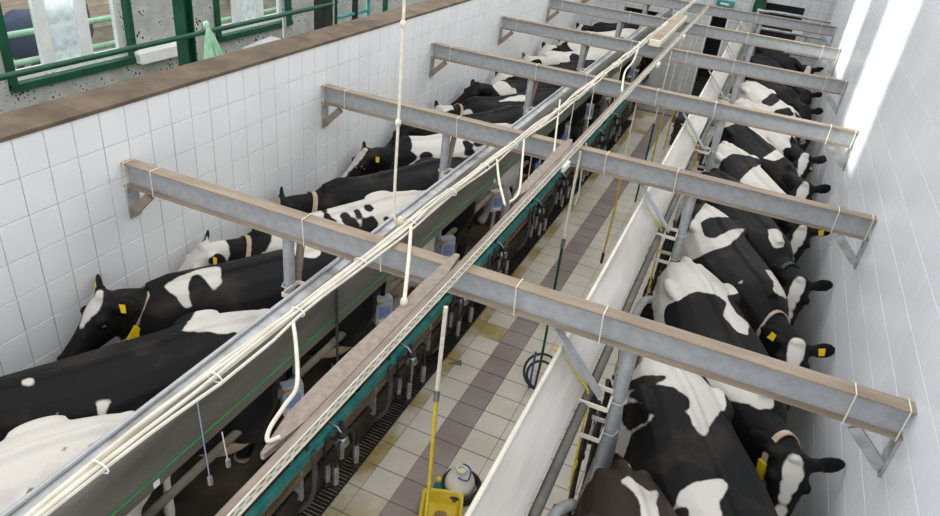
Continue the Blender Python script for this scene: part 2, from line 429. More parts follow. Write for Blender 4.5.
# ------------------------------------------------------------------ splash guards
for s, lab in ((-1, 'long grey splash guard with green line, along the white tiled wall stalls'), (1, 'long pale sloping splash guard along the stalls by the glossy wall')):
    t = thing('splash_guard', (s * 0.73, 0.2, 1.6), lab, 'splash guard')
    prof = [(0.705, 1.43), (0.712, 1.62), (0.722, 1.72), (0.735, 1.765), (0.755, 1.775), (0.775, 1.76), (0.85, 1.675), (0.925, 1.59), (0.932, 1.565)]
    if s < 0: prof = [(0.705, 1.43), (0.706, 1.60), (0.712, 1.70), (0.73, 1.755), (0.76, 1.775), (0.82, 1.783), (0.855, 1.775), (0.925, 1.68), (0.96, 1.60)]
    prof = [(s * x, z) for x, z in prof]
    if s > 0: prof = prof[::-1]
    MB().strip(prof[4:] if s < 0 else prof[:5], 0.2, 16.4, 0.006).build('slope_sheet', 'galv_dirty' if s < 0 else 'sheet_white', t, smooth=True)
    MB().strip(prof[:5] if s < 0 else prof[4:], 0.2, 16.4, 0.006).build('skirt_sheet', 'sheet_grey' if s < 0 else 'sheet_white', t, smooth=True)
    MB().tube([(s * (0.757 if s > 0 else .825), 0.2, 1.795), (s * (0.757 if s > 0 else .825), 16.4, 1.795)], 0.013, 8).build('edge_tube', 'galv' if s < 0 else 'tray_paint', t, smooth=True)
    MB().tube([(s * 0.965, 0.2, 1.53), (s * 0.965, 16.4, 1.53)], 0.028, 10).build('lower_pipe', 'rubber_grey', t, smooth=True)
    if s < 0:
        MB().box(-0.7045, -0.7015, 0.2, 16.4, 1.500, 1.506).build('green_line', 'green_paint', t)
        for y in (1.6, 4.0, 5.9, 8.0):
            MB().box(-0.7045, -0.701, y, y + .035, 1.44, 1.475).build('sticker', 'white_board', t)

# ------------------------------------------------------------------ posts and braces
for k, y in enumerate(BY):
    yc = y + FW / 2
    for s in (-1, 1):
        x = 1.135 * s
        t = thing('stall_post', (x, yc, 0), 'galvanized stall post, %s wall side, under the %s crossbeam from the far doorways' % ('tiled' if s < 0 else 'glossy', ORD[k]), 'post', 'stall posts by the %s wall' % ('white tiled' if s < 0 else 'glossy'))
        MB().tube([(x, yc, 0), (x, yc, BT - BH)], 0.038, 14).build('pipe', 'galv', t, smooth=True)
        MB().tube(spline([(x + s * .02, yc + .085, 0), (x + s * .03, yc + .085, 1.1), (x + s * .0, yc + .08, 1.5), (x - s * .055, yc + .075, BT - BH)], 6), 0.027, 10).build('bent_pipe', 'galv_dirty' if s > 0 else 'dust', t, smooth=True)
        MB().bar((s * 0.705, yc - .03, BT - BH - .005), (s * 1.03, yc - .03, 1.565), 0.012, 0.07, up=(0, 1, 0)).build('brace', 'galv', t)
        for z, xa, xb in ((1.555, 0.93, 1.10), (1.32, 0.86, 1.10)):
            m = MB(); h = 0.028
            y0_, y1_ = yc - 0.13, yc + 0.05
            for a, b in (((xa, y0_), (xb, y0_)), ((xb, y0_), (xb, y1_)), ((xb, y1_), (xa, y1_)), ((xa, y1_), (xa, y0_))):
                m.bar((s * a[0], a[1], z), (s * b[0], b[1], z), 0.008, h)
            m.build('clamp_frame', 'tray_paint', t)
            MB().tube([(s * 1.10, yc - .05, z), (s * 1.16, yc - .05, z), (s * 1.18, yc, z), (s * 1.16, yc + .05, z), (s * 1.10, yc + .05, z)], 0.006, 6).build('u_bolt', 'galv', t)
# ------------------------------------------------------------------ cows
SEC = [(0,1),(.25,.99),(.5,.955),(.75,.875),(.93,.71),(1,.47),(.97,.26),(.82,.1),(.48,.015),(0,0)]
def catmull(vals, t):
    n = len(vals); i = min(int(t), n - 2); u = t - i
    p0, p1, p2, p3 = vals[max(i-1,0)], vals[i], vals[i+1], vals[min(i+2,n-1)]
    return [0.5*((2*b)+(c-a)*u+(2*a-5*b+4*c-d)*u*u+(3*b-a-3*c+d)*u**3) for a,b,c,d in zip(p0,p1,p2,p3)]
TRUNK = [(-1.03,1.29,1.08,.09),(-.96,1.365,.93,.20),(-.78,1.405,.80,.262),(-.56,1.425,.67,.31),(-.32,1.405,.56,.325),(-.02,1.385,.50,.36),
         (.25,1.38,.50,.35),(.45,1.395,.53,.305),(.62,1.405,.575,.25),(.78,1.35,.66,.20),(.90,1.26,.78,.12)]
def cow_mesh(neck_yaw=0, neck_pitch=14, head_yaw=0, head_pitch=-42, voxel=0.016, fat=1.0, tail=0.0, roll=0.0, nl=1.0):
    m = MB(); n = 30
    rings = []
    for i in range(n + 1):
        x, zt, zb, w = catmull(TRUNK, i / n * (len(TRUNK) - 1)); w *= fat
        rg = [(x, w*a, zb+(zt-zb)*b) for a, b in SEC] + [(x, -w*a, zb+(zt-zb)*b) for a, b in SEC[-2:0:-1]]
        rings.append(rg)
    m.loft(rings)
    m.tube([(-.98,0,1.335),(-.8,0,1.395),(-.5,0,1.42),(-.1,0,1.385),(.3,0,1.375),(.6,0,1.40),(.75,0,1.35)], [.04,.04,.035,.03,.035,.05,.06], 8)
    for s in (-1, 1):
        m.ell((-.55, s*.235*fat, 1.33), (.15,.05,.045)); m.ell((-.95, s*.12, 1.30), (.08,.045,.045))
        m.ell((.50, s*.175, 1.02), (.17,.10,.30))                       # shoulder blade
        # hind leg
        m.tube(spline([(-.72,s*.16,1.10),(-.70,s*.19,.90),(-.64,s*.19,.74),(-.74,s*.175,.60),(-.85,s*.165,.48),(-.83,s*.165,.30),(-.80,s*.165,.12),(-.75,s*.165,.045),(-.73,s*.165,0.0)],4),
               [r for i, r in enumerate(lerp_list([.19,.20,.165,.105,.062,.045,.046,.062,.066],4))], 12)
        # fore leg
        m.tube(spline([(.52,s*.17,.95),(.50,s*.18,.78),(.50,s*.17,.62),(.53,s*.165,.40),(.52,s*.165,.24),(.52,s*.165,.11),(.55,s*.165,.045),(.57,s*.165,0)],4),
               lerp_list([.13,.11,.085,.062,.043,.044,.06,.064],4), 12)
        m.ell((-.72, s*.15, 1.05), (.20,.10,.26))                        # thigh mass
    m.ell((-.58,0,.56), (.29,.22,.20))
    for a, b in ((-.62,.08),(-.62,-.08),(-.44,.09),(-.44,-.09)): m.tube([(a,b,.46),(a,b,.36)], [.025,.017], 8)
    m.tube(spline([(-.92,0,1.37),(-1.03,0,1.33),(-1.085,tail*.2,1.12),(-1.08,tail*.6,.85),(-1.07,tail,.62),(-1.07,tail,.50)],4), lerp_list([.04,.038,.03,.024,.035,.02],4), 8)
    # neck
    def dirv(yaw, pit): return Vector((math.cos(R(yaw))*math.cos(R(pit)), math.sin(R(yaw))*math.cos(R(pit)), math.sin(R(pit))))
    p0 = Vector((.58,0,1.03)); p1 = p0 + dirv(neck_yaw*.25, neck_pitch)*.20*nl; p2 = p1 + dirv(neck_yaw*.7, neck_pitch+4)*.20*nl; p3 = p2 + dirv(neck_yaw, neck_pitch+2)*.18*nl
    path = spline([p0,p1,p2,p3],5); hh = lerp_list([.33,.27,.20,.145],5); ww = lerp_list([.19,.155,.115,.095],5)
    neck = []
    for i, p in enumerate(path):
        d = (path[min(i+1,len(path)-1)] - path[max(i-1,0)]).normalized(); sd = Vector((0,0,1)).cross(d).normalized(); up = d.cross(sd)
        rg = []
        for j in range(16):
            a = 2*math.pi*j/16; rg.append(p + sd*math.cos(a)*ww[i] + up*math.sin(a)*hh[i])
        neck.append((p, d, sd, up, ww[i], hh[i])); rings = rg if i == 0 else rings
        neck[-1] = neck[-1] + (rg,)
    m.loft([q[6] for q in neck])
    # head: stations along the face line
    hd = dirv(neck_yaw + head_yaw, head_pitch); sd = Vector((0,0,1)).cross(hd).normalized()
    if roll: sd = Matrix.Rotation(R(roll), 3, hd) @ sd
    up = hd.cross(sd)
    h0 = p3 + Vector((0,0,.06))
    ST = [(-.07,.02,-.13,.06),(-.03,.065,-.19,.098),(.05,.08,-.225,.112),(.13,.072,-.225,.118),(.21,.055,-.195,.094),(.31,.042,-.155,.073),(.40,.036,-.135,.075),(.46,.026,-.13,.079),(.505,.005,-.115,.068),(.525,-.03,-.085,.04)]
    rgs = []
    for i in range(21):
        s_, t_, b_, w_ = catmull(ST, i/20*(len(ST)-1)); rg = []
        for j in range(16):
            a = 2*math.pi*j/16; ca, sa = math.cos(a), math.sin(a)
            fy = math.copysign(abs(ca)**.8, ca); zc = (t_+b_)/2 + (t_-b_)/2*math.copysign(abs(sa)**.85, sa)
            ww_ = w_*(1 if sa > -.2 else .86)
            rg.append(h0 + hd*s_ + sd*(fy*ww_) + up*zc)
        rgs.append(rg)
    m.loft(rgs)
    info = {'h0': h0, 'hd': hd, 'sd': sd, 'up': up, 'neck': neck, 'ears': [], 'eyes': []}
    m.ell(h0 + hd*-.03 + up*.055, (.05,.065,.032))
    for s in (-1, 1):
        e0 = h0 + hd*(-.005) + sd*(s*.085) + up*(-.01)
        ed = (sd*s*.9 + hd*(-.45) + Vector((0,0,-.10))).normalized(); ef = (hd*.55 + up*.6).normalized(); ef = (ef - ed*ef.dot(ed)).normalized(); eu = ed.cross(ef)
        rot = Matrix((ed, eu, ef)).transposed()
        m.tube([e0 - ed*.02, e0+ed*.07], [.05,.04], 8)
        m.ell(e0 + ed*.115, (.098,.068,.019), rot)
        info['ears'].append((e0 + ed*.095 + ef*.027, ed, eu, ef))
        m.ell(h0 + hd*.125 + sd*(s*.098) + up*.012, (.045,.03,.04))      # brow
        info['eyes'].append(h0 + hd*.14 + sd*(s*.112) + up*(-.012))
        m.ell(h0 + hd*.475 + sd*(s*.045) + up*(-.01), (.035,.03,.035))   # nostril wings
    me = m.mesh('cow'); o = bpy.data.objects.new('tmp', me); COL.objects.link(o)
    md = o.modifiers.new('r', 'REMESH'); md.mode = 'VOXEL'; md.voxel_size = voxel
    md = o.modifiers.new('s', 'SMOOTH'); md.factor = 0.5; md.iterations = 5
    bpy.context.view_layer.update(); dg = bpy.context.evaluated_depsgraph_get()
    out = bpy.data.meshes.new_from_object(o.evaluated_get(dg)); bpy.data.objects.remove(o); bpy.data.meshes.remove(me)
    out.name = 'cow'
    for p in out.polygons: p.use_smooth = True
    return out, info
def lerp_list(v, n):
    out = []
    for i in range(len(v)-1):
        for k in range(n): out.append(v[i] + (v[i+1]-v[i])*k/n)
    return out + [v[-1]]
BLACK, WHITE, PINK, BROWN, TAN = (0.0065,0.0063,0.0065), (0.56,0.53,0.48), (0.46,0.34,0.25), (0.030,0.020,0.014), (0.36,0.28,0.19)
PAL = {'b': BLACK, 'w': WHITE, 'p': PINK, 'n': BROWN, 't': TAN, 's': (0.07,0.085,0.15)}
from mathutils.kdtree import KDTree
def inside(poly, x, y):
    c = False; n = len(poly); j = n - 1
    for i in range(n):
        xi, yi = poly[i]; xj, yj = poly[j]
        if (yi > y) != (yj > y) and x < (xj - xi) * (y - yi) / (yj - yi) + xi: c = not c
        j = i
    return c
def cp(x0, y0, sc, pts): return [(x0 + a / sc, y0 + b / sc) for a, b in pts]
def coat_attr(me, M, base, paint):
    """signed distance (m) to the edge of the white patches, stored on the coat itself"""
    n = len(me.vertices); N3 = M.to_3x3(); CT = CR.transposed(); lab = [None] * n
    polys = []
    for col, poly in paint:
        xs = [p[0] for p in poly]; ys = [p[1] for p in poly]; polys.append((col == 'w', poly, min(xs), max(xs), min(ys), max(ys)))
    b0 = base == 'w'
    for k, v in enumerate(me.vertices):
        w = M @ v.co; d = CAM - w
        if (N3 @ v.normal).dot(d) <= 0: continue
        q = CT @ -d; x = 470 + FPX * q.x / -q.z; y = 258 - FPX * q.y / -q.z; l = b0
        for c, poly, xa, xb, ya, yb in polys:
            if xa <= x <= xb and ya <= y <= yb and inside(poly, x, y): l = c
        lab[k] = l
    ws = [k for k in range(n) if lab[k] is True]; bs = [k for k in range(n) if lab[k] is False]
    if not ws or not bs: return False
    kw, kb = KDTree(len(ws)), KDTree(len(bs))
    for k in ws: kw.insert(me.vertices[k].co, k)
    for k in bs: kb.insert(me.vertices[k].co, k)
    kw.balance(); kb.balance()
    vals = [0.0] * n
    for k, v in enumerate(me.vertices):
        if lab[k] is True: vals[k] = min(.2, kb.find(v.co)[2])
        elif lab[k] is False: vals[k] = -min(.2, kw.find(v.co)[2])
        else:
            db, dw = kb.find(v.co)[2], kw.find(v.co)[2]
            vals[k] = max(-.2, min(.2, db - dw)) if min(db, dw) < .22 else (.2 if b0 else -.2)
    import numpy as np
    e = np.empty(len(me.edges) * 2, dtype=np.int32); me.edges.foreach_get('vertices', e); e = e.reshape(-1, 2)
    va = np.array(vals); deg = np.bincount(e.ravel(), minlength=n) + 1.0
    for _ in range(5):
        va = (va + np.bincount(e[:, 0], va[e[:, 1]], n) + np.bincount(e[:, 1], va[e[:, 0]], n)) / deg
    at = me.attributes.new('coat', 'FLOAT', 'POINT'); at.data.foreach_set('value', va.astype(np.float32))
    return True
def coat(name, base, blobs, seed, edge=0.035, has=False):
    """layered coat: base colour, then blobs (colour, centre, radius) painted in order, in the cow's own coordinates"""
    m, nt, b = nodes_of(name); N = nt.nodes.new; L = nt.links.new
    b.inputs['Roughness'].default_value = 0.62; b.inputs['Specular IOR Level'].default_value = 0.14
    b.inputs['Sheen Weight'].default_value = 0.015; b.inputs['Sheen Roughness'].default_value = 0.4
    tc = N('ShaderNodeTexCoord'); nz = N('ShaderNodeTexNoise'); nz.inputs['Scale'].default_value = 5.5; nz.inputs['Detail'].default_value = 5; nz.inputs['Roughness'].default_value = .6
    off = N('ShaderNodeVectorMath'); off.operation = 'ADD'; off.inputs[1].default_value = (seed*3.7, seed*1.3, seed*2.1); L(tc.outputs['Object'], off.inputs[0]); L(off.outputs[0], nz.inputs['Vector'])
    sb = N('ShaderNodeVectorMath'); sb.operation = 'SUBTRACT'; L(nz.outputs['Color'], sb.inputs[0]); sb.inputs[1].default_value = (.5,.5,.5)
    sc = N('ShaderNodeVectorMath'); sc.operation = 'SCALE'; L(sb.outputs[0], sc.inputs[0]); sc.inputs['Scale'].default_value = edge*2
    pp = N('ShaderNodeVectorMath'); pp.operation = 'ADD'; L(tc.outputs['Object'], pp.inputs[0]); L(sc.outputs[0], pp.inputs[1])
    rgb = N('ShaderNodeRGB'); rgb.outputs[0].default_value = (*PAL[base], 1); cur = rgb.outputs[0]
    if has:
        at = N('ShaderNodeAttribute'); at.attribute_name = 'coat'
        nf = N('ShaderNodeMath'); nf.operation = 'MULTIPLY_ADD'; L(nz.outputs['Fac'], nf.inputs[0]); nf.inputs[1].default_value = .07; nf.inputs[2].default_value = -.035
        ad = N('ShaderNodeMath'); ad.operation = 'ADD'; L(at.outputs['Fac'], ad.inputs[0]); L(nf.outputs[0], ad.inputs[1])
        mr = N('ShaderNodeMapRange'); mr.inputs[1].default_value = -.006; mr.inputs[2].default_value = .006; L(ad.outputs[0], mr.inputs[0])
        mx = N('ShaderNodeMix'); mx.data_type = 'RGBA'; L(mr.outputs[0], mx.inputs[0]); mx.inputs[6].default_value = (*PAL['b' if base == 'w' else base], 1); mx.inputs[7].default_value = (*PAL['w'], 1); cur = mx.outputs[2]
    i = 0
    while i < len(blobs):
        col = blobs[i][0]; acc = None
        while i < len(blobs) and blobs[i][0] == col:
            _, c, r = blobs[i]
            d = N('ShaderNodeVectorMath'); d.operation = 'DISTANCE'; L(pp.outputs[0], d.inputs[0]); d.inputs[1].default_value = c
            dv = N('ShaderNodeMath'); dv.operation = 'SUBTRACT'; L(d.outputs['Value'], dv.inputs[0]); dv.inputs[1].default_value = r
            if acc is None: acc = dv.outputs[0]
            else:
                mn = N('ShaderNodeMath'); mn.operation = 'SMOOTH_MIN'; mn.inputs[2].default_value = 0.055; L(acc, mn.inputs[0]); L(dv.outputs[0], mn.inputs[1]); acc = mn.outputs[0]
            i += 1
        mr = N('ShaderNodeMapRange'); mr.inputs[1].default_value = .006; mr.inputs[2].default_value = -.006; L(acc, mr.inputs[0])
        mx = N('ShaderNodeMix'); mx.data_type = 'RGBA'; L(mr.outputs[0], mx.inputs[0]); L(cur, mx.inputs[6]); mx.inputs[7].default_value = (*PAL[col], 1); cur = mx.outputs[2]
    # dirt, its own cloudy shape
    n2 = N('ShaderNodeTexNoise'); n2.inputs['Scale'].default_value = 3.2; n2.inputs['Detail'].default_value = 8; L(off.outputs[0], n2.inputs['Vector'])
    r2 = N('ShaderNodeMapRange'); r2.inputs[1].default_value = .55; r2.inputs[2].default_value = .8; r2.inputs[4].default_value = .38; L(n2.outputs['Fac'], r2.inputs[0])
    mx = N('ShaderNodeMix'); mx.data_type = 'RGBA'; L(r2.outputs[0], mx.inputs[0]); L(cur, mx.inputs[6]); mx.inputs[7].default_value = (0.10,0.072,0.05,1)
    L(mx.outputs[2], b.inputs['Base Color'])
    n3 = N('ShaderNodeTexNoise'); n3.inputs['Scale'].default_value = 90; n3.inputs['Detail'].default_value = 3; L(tc.outputs['Object'], n3.inputs['Vector'])
    bp = N('ShaderNodeBump'); bp.inputs['Strength'].default_value = .25; bp.inputs['Distance'].default_value = .004; L(n3.outputs['Fac'], bp.inputs['Height']); L(bp.outputs[0], b.inputs['Normal'])
    return m
COWLOG = []
LAST = {}
def cow(side, yr, label, base='b', paint=(), face=None, xr=None, ang=31, collar=None, tags=(), seed=1, scale=1.0, noseink='b', head_px=None, **pose):
    """side -1 / +1 row; yr = y of the rump at the pit edge; heading is towards the wall and the near end"""
    me, info = cow_mesh(**pose)
    o = bpy.data.objects.new('cow', me); COL.objects.link(o)
    xr = side*1.14 if xr is None else xr
    hx, hy = side*math.sin(R(ang)), -math.cos(R(ang)); rz = math.atan2(hy, hx)
    # object origin under mid body; tail head is 1.0 m behind it
    o.location = (xr + hx*1.0*scale, yr + hy*1.0*scale, 0); o.rotation_euler = (0, 0, rz); o.scale = (scale,)*3
    tag(o, label, 'cow', 'cows in the stalls by the %s wall' % ('white tiled' if side < 0 else 'glossy'))
    Rz = Matrix.Rotation(rz, 3, 'Z')
    ext = max(side * (o.location.x + scale * (Rz[0][0] * v.co.x + Rz[0][1] * v.co.y)) for v in me.vertices)
    if ext > 2.47: o.location.x -= side * (ext - 2.47)
    M = Matrix.Translation(o.location) @ Matrix.Rotation(rz, 4, 'Z') @ Matrix.Scale(scale, 4); Mi = M.inverted()
    # packed flank to flank: where this cow would sink into its neighbour its coat is pressed flat against it
    prev = LAST.get(side)
    if prev is not None and yr > 0:
        pb, lo, hi = prev
        for v in me.vertices:
            p = M @ v.co
            if p.x < lo[0] or p.x > hi[0] or p.y < lo[1] or p.y > hi[1]: continue
            loc, nrm, idx, dd = pb.find_nearest(p)
            if (p - loc).dot(nrm) < 0: v.co = Mi @ (loc + nrm * .006)
        me.update()
    wv = [M @ v.co for v in me.vertices]
    LAST[side] = (BVHTree.FromPolygons(wv, [tuple(p.vertices) for p in me.polygons]), (min(p.x for p in wv), min(p.y for p in wv)), (max(p.x for p in wv), max(p.y for p in wv)))
    h0, hd, sd, up = info['h0'], info['hd'], info['sd'], info['up']
    blobs = []
    has = coat_attr(me, M, base, paint) if paint else False
    # face: blaze colours laid along the head
    for c, s_, y_, u_, r_ in (face or []):
        blobs.append((c, tuple(h0 + hd*s_ + sd*y_ + up*u_), r_))
    # muzzle, udder, hooves
    blobs.append((noseink, tuple(h0 + hd*.51 + up*-.05), .062))
    blobs += [('p', (-.60,0,.46), .25), ('t', (-.73,.165,0), .075), ('t', (-.73,-.165,0), .075), ('t', (.57,.165,0), .075), ('t', (.57,-.165,0), .075)]
    me.materials.clear(); me.materials.append(coat('coat_%d' % len(bpy.data.materials), base, blobs, seed, has=has))
    for e in info['eyes']:
        MB().ell(e, .021, nu=10, nv=7).build('eye', 'eye', o, smooth=True, local=True)
    for which, colr in tags:
        c, ed, eu, ef = info['ears'][which]
        w, h = .026, .030
        mb = MB(); vs = [c + ed*a*w + eu*b_*h + ef*k*.003 for k in (0, 1) for a, b_ in ((-1,-1),(1,-1),(.8,1),(-.8,1))]
        mb.add(vs, [(3,2,1,0),(4,5,6,7),(0,1,5,4),(1,2,6,5),(2,3,7,6),(3,0,4,7)]).build('ear_tag', colr, o, local=True)
    if collar:
        mat, idx = collar[0], collar[1]
        rgs = []
        for kk in (idx, idx+1):
            p, d, s2, u2, w2, h2, rg = info['neck'][kk]
            t = (kk - idx)*.0
            rgs.append((p, d, s2, u2, w2, h2))
        p, d, s2, u2, w2, h2 = rgs[0]; mb = MB(); inner = []; W = .022
        for dd, e in ((-W, .004), (-W, .014), (W, .014), (W, .004)):
            inner.append([p + d*dd + s2*math.cos(2*math.pi*j/24)*(w2+e) + u2*math.sin(2*math.pi*j/24)*(h2+e) for j in range(24)])
        inner.append(inner[0]); mb.loft(inner, caps=False).build('collar', mat, o, local=True)
        if len(collar) > 2:
            side_ = collar[3] if len(collar) > 3 else 1
            c = p + s2*side_*(w2+.018)*.9 - u2*h2*.35
            mb = MB(); rot = Matrix((d, u2, s2*side_)).transposed()
            vs = [c + rot @ Vector((a*.03, b_*.055, k*.02)) for k in (0, 1) for a, b_ in ((-1,-1),(1,-1),(1,1),(-1,1))]
            mb.add(vs, [(3,2,1,0),(4,5,6,7),(0,1,5,4),(1,2,6,5),(2,3,7,6),(3,0,4,7)]).build('collar_tag', collar[2], o, local=True)
    return o
blaze = [('w',.03,0,.08,.05),('w',.09,0,.08,.055),('w',.17,0,.07,.05),('w',.25,0,.06,.035),('w',.33,0,.05,.035),('w',.41,0,.04,.045)]
tri = [('w',.02,0,.09,.075),('w',.08,.0,.09,.065),('w',.14,.0,.08,.04)]

NB = [('b',-.30,0,-.12,.21),('b',-.12,0,-.08,.19),('b',.05,0,-.05,.17),('b',.2,0,-.08,.14),('b',.34,0,-.06,.12),('b',-.04,.21,-.03,.12),('b',-.04,-.21,-.03,.12)]
blaze = [('w',.0,0,.08,.045),('w',.07,0,.08,.06),('w',.15,0,.07,.05),('w',.23,0,.06,.036),('w',.31,0,.05,.036),('w',.39,0,.04,.05),('w',.46,0,.03,.05)]
tri = [('w',.01,0,.10,.07),('w',.07,.0,.09,.065),('w',.14,.0,.08,.045),('w',.20,.0,.07,.025)]
whead = [('w',-.02,0,0,.16),('w',.1,0,-.02,.17),('w',.22,0,-.03,.16),('w',.34,0,-.02,.15),('w',.44,0,-.02,.13),('b',-.01,.2,-.03,.10),('b',-.01,-.2,-.03,.10)]
Y1, Y2 = 'tag_yellow', 'strap_turq'
# ---- row by the white tiled wall
A = lambda *p: cp(0, 220, 3.127, p)
B = lambda *p: cp(0, 360, 3.31, p)
C3 = lambda *p: cp(150, 170, 4.69, p)
D = lambda *p: cp(230, 130, 3.908, p)
E5 = lambda *p: cp(380, 120, 5.16, p)
G = lambda *p: cp(430, 10, 4.69, p)
def dot(x, y, r): return [(x + r * math.cos(a * .7854), y + r * math.sin(a * .7854)) for a in range(8)]
cow(-1, 1.95, 'off-white cow with small dark flecks, leading the row by the white tiled wall', 'w', [('b', dot(64,451,5)),('b', dot(38,470,4.5)),('b', dot(30,492,6)),('b', dot(92,447,4.5)),('b', dot(12,455,5))], xr=-1.2, ang=30, seed=3, fat=1.05, voxel=.014)
cow(-1, 3.12, 'black cow with white rump and two small white flank flecks', 'b',
    [('w', A((570,345),(600,300),(625,270),(700,255),(800,250),(900,255),(890,300),(800,330),(755,360),(740,350),(700,358),(650,347))),
     ('w', B((318,128),(330,126),(335,140),(352,138),(360,122),(372,138),(358,152),(354,202),(333,203),(323,185))), ('w', B((175,168),(190,170),(196,208),(181,208))), ('w', B((60,75),(115,52),(117,85),(80,85)))], xr=-1.2, ang=30, seed=5, fat=1.05, voxel=.013)
cow(-1, 4.38, 'black cow with white forehead triangle, yellow ear tag and yellow collar tag', 'b',
    [('w', A((510,207),(560,180),(615,155),(640,150),(685,145),(695,195),(665,225),(645,190),(625,170),(600,172),(588,195),(590,240),(602,272),(575,277),(548,235))),
     ('w', C3((660,330),(750,330),(800,385),(780,412),(720,405),(680,405)))], face=tri, xr=-1.2, ang=33, neck_yaw=-2, neck_pitch=27, head_pitch=-44, head_yaw=20, nl=.85, collar=('strap_tan',9,Y1,1), tags=((1,Y1),(0,Y1)), seed=7, fat=1.05, voxel=.012)
cow(-1, 5.48, 'white cow with clustered black flank spots, cream face and brown collar', 'w',
    [('b', D((355,305),(375,308),(397,335),(397,345),(428,360),(420,372),(370,357))), ('b', D((428,330),(455,318),(482,345),(502,360),(507,392),(480,397),(443,370))), ('b', D((483,313),(507,310),(523,340),(517,352),(493,347))),
     ('b', D((523,293),(545,287),(563,305),(552,323),(528,314))), ('b', D((518,345),(560,333),(583,365),(573,402),(530,412),(508,397))), ('b', D((592,338),(622,337),(628,355),(605,368)))], face=NB+whead+[('w',-.36,.0,.10,.10)], xr=-1.22, ang=28, neck_yaw=-6, neck_pitch=16, head_pitch=-40, collar=('strap_tan',8), tags=((1,Y1),), seed=9, fat=.95, voxel=.013)
cow(-1, 6.5, 'all black cow with tan poll and turquoise buckle on a tan collar', 'b', [], face=[('t',.02,0,.09,.06)], xr=-1.22, ang=29, neck_yaw=-4, neck_pitch=15, head_pitch=-48, collar=('strap_tan',9,'strap_turq',1), seed=11, fat=.95)
cow(-1, 7.85, 'white-backed cow with black neck, white blaze and dark collar', 'w',
    [('b', E5((0,180),(60,150),(110,148),(150,150),(182,175),(195,205),(120,245),(0,270))), ('b', E5((203,180),(240,162),(278,175),(278,192),(203,210))), ('b', E5((423,108),(445,102),(483,128),(473,150),(495,165),(470,190),(428,182),(442,150))), ('b', E5((478,92),(542,98),(548,122),(500,142)))],
    face=NB+blaze, xr=-1.22, ang=31, neck_yaw=0, neck_pitch=20, head_pitch=-40, nl=.9, collar=('strap_dark',8), tags=((1,Y1),(0,Y1)), seed=13, noseink='p', fat=.98)
cow(-1, 8.8, 'black cow standing between the white-backed cow and the cream-faced collared cow', 'b', [], xr=-1.2, ang=31, neck_pitch=22, seed=15, voxel=.02, fat=.95)
cow(-1, 9.75, 'black cow with cream face, green-buckled collar and white chest patch', 'b', [('w', G((125,485),(190,460),(215,505),(160,500))), ('w', G((310,432),(360,412),(430,397),(465,397),(460,425),(350,428)))], face=whead, xr=-1.2, ang=31, neck_pitch=18, head_pitch=-45, collar=('strap_tan',9,'strap_turq',1), seed=17, voxel=.018, fat=.92)
cow(-1, 10.8, 'black cow with one wide tan-white shoulder patch', 'b', [('w', G((290,352),(325,333),(362,340),(382,367),(402,367),(412,410),(370,420),(328,398)))], xr=-1.2, ang=31, neck_pitch=26, head_pitch=-30, seed=19, voxel=.018, fat=.92)
cow(-1, 11.9, 'black cow with pale head beyond the shoulder-patched cow', 'b', [], face=whead, xr=-1.2, ang=31, neck_pitch=16, seed=21, voxel=.022, fat=.92)
cow(-1, 13.1, 'white cow with black saddle patches and yellow-tagged black ears', 'w', [('b', G((600,245),(660,245),(652,220),(670,200),(702,212),(708,245),(690,275),(615,270)))], face=whead, xr=-1.2, ang=31, neck_pitch=20, tags=((0,Y1),), seed=23, voxel=.02, fat=.92)
cow(-1, 14.2, 'black cow with broad white shoulder and pale face', 'b', [('w', G((640,152),(690,135),(760,160),(785,195),(700,205),(660,185)))], face=whead, xr=-1.2, ang=31, neck_pitch=20, seed=25, voxel=.022, fat=.92)
cow(-1, 15.3, 'mostly white cow half hidden by the fifth crossbeam', 'w', [], face=whead, xr=-1.2, ang=31, neck_pitch=12, seed=27, voxel=.024, fat=.92)
cow(-1, 16.5, 'black cow with white blaze, last along the white tiled wall', 'b', [], face=blaze, xr=-1.2, ang=31, neck_pitch=22, seed=29, voxel=.024, fat=.92)
# ---- row by the glossy wall
Q = lambda *p: cp(560, 230, 1.803, p)
T = lambda *p: cp(640, 40, 2.15, p)
U = lambda *p: cp(560, 340, 2.933, p)
cow(1, 2.95, 'dark brown-black cow with jagged white streak, leading the row by the glossy wall', 'n', [('w', U((178,415),(200,395),(217,418),(240,428),(265,448),(275,435),(292,438),(287,460),(282,480),(287,525),(238,525),(233,470),(208,437))), ('w', U((198,362),(214,360),(210,388)))], xr=1.27, ang=26, seed=31, fat=1.05, voxel=.013)
cow(1, 4.12, 'white-hipped cow with rounded black hip patches and black flank', 'b',
    [('w', Q((120,215),(240,240),(292,280),(302,325),(277,337),(263,374),(244,362),(230,328),(175,328),(160,347),(130,368),(115,410),(95,400),(108,345),(110,300),(105,260))),
     ('b', Q((126,272),(150,262),(192,263),(187,273),(150,282),(118,292))), ('b', Q((135,288),(165,276),(207,286),(233,306),(235,324),(200,332),(160,330),(148,312),(120,300))), ('b', Q((110,316),(140,310),(162,330),(157,346),(125,362),(112,352))),
     ('w', Q((200,516),(213,475),(245,453),(287,448),(303,460),(287,490),(293,530),(230,530),(235,500),(213,500)))], xr=1.30, ang=26, seed=33, fat=1.08, voxel=.012)
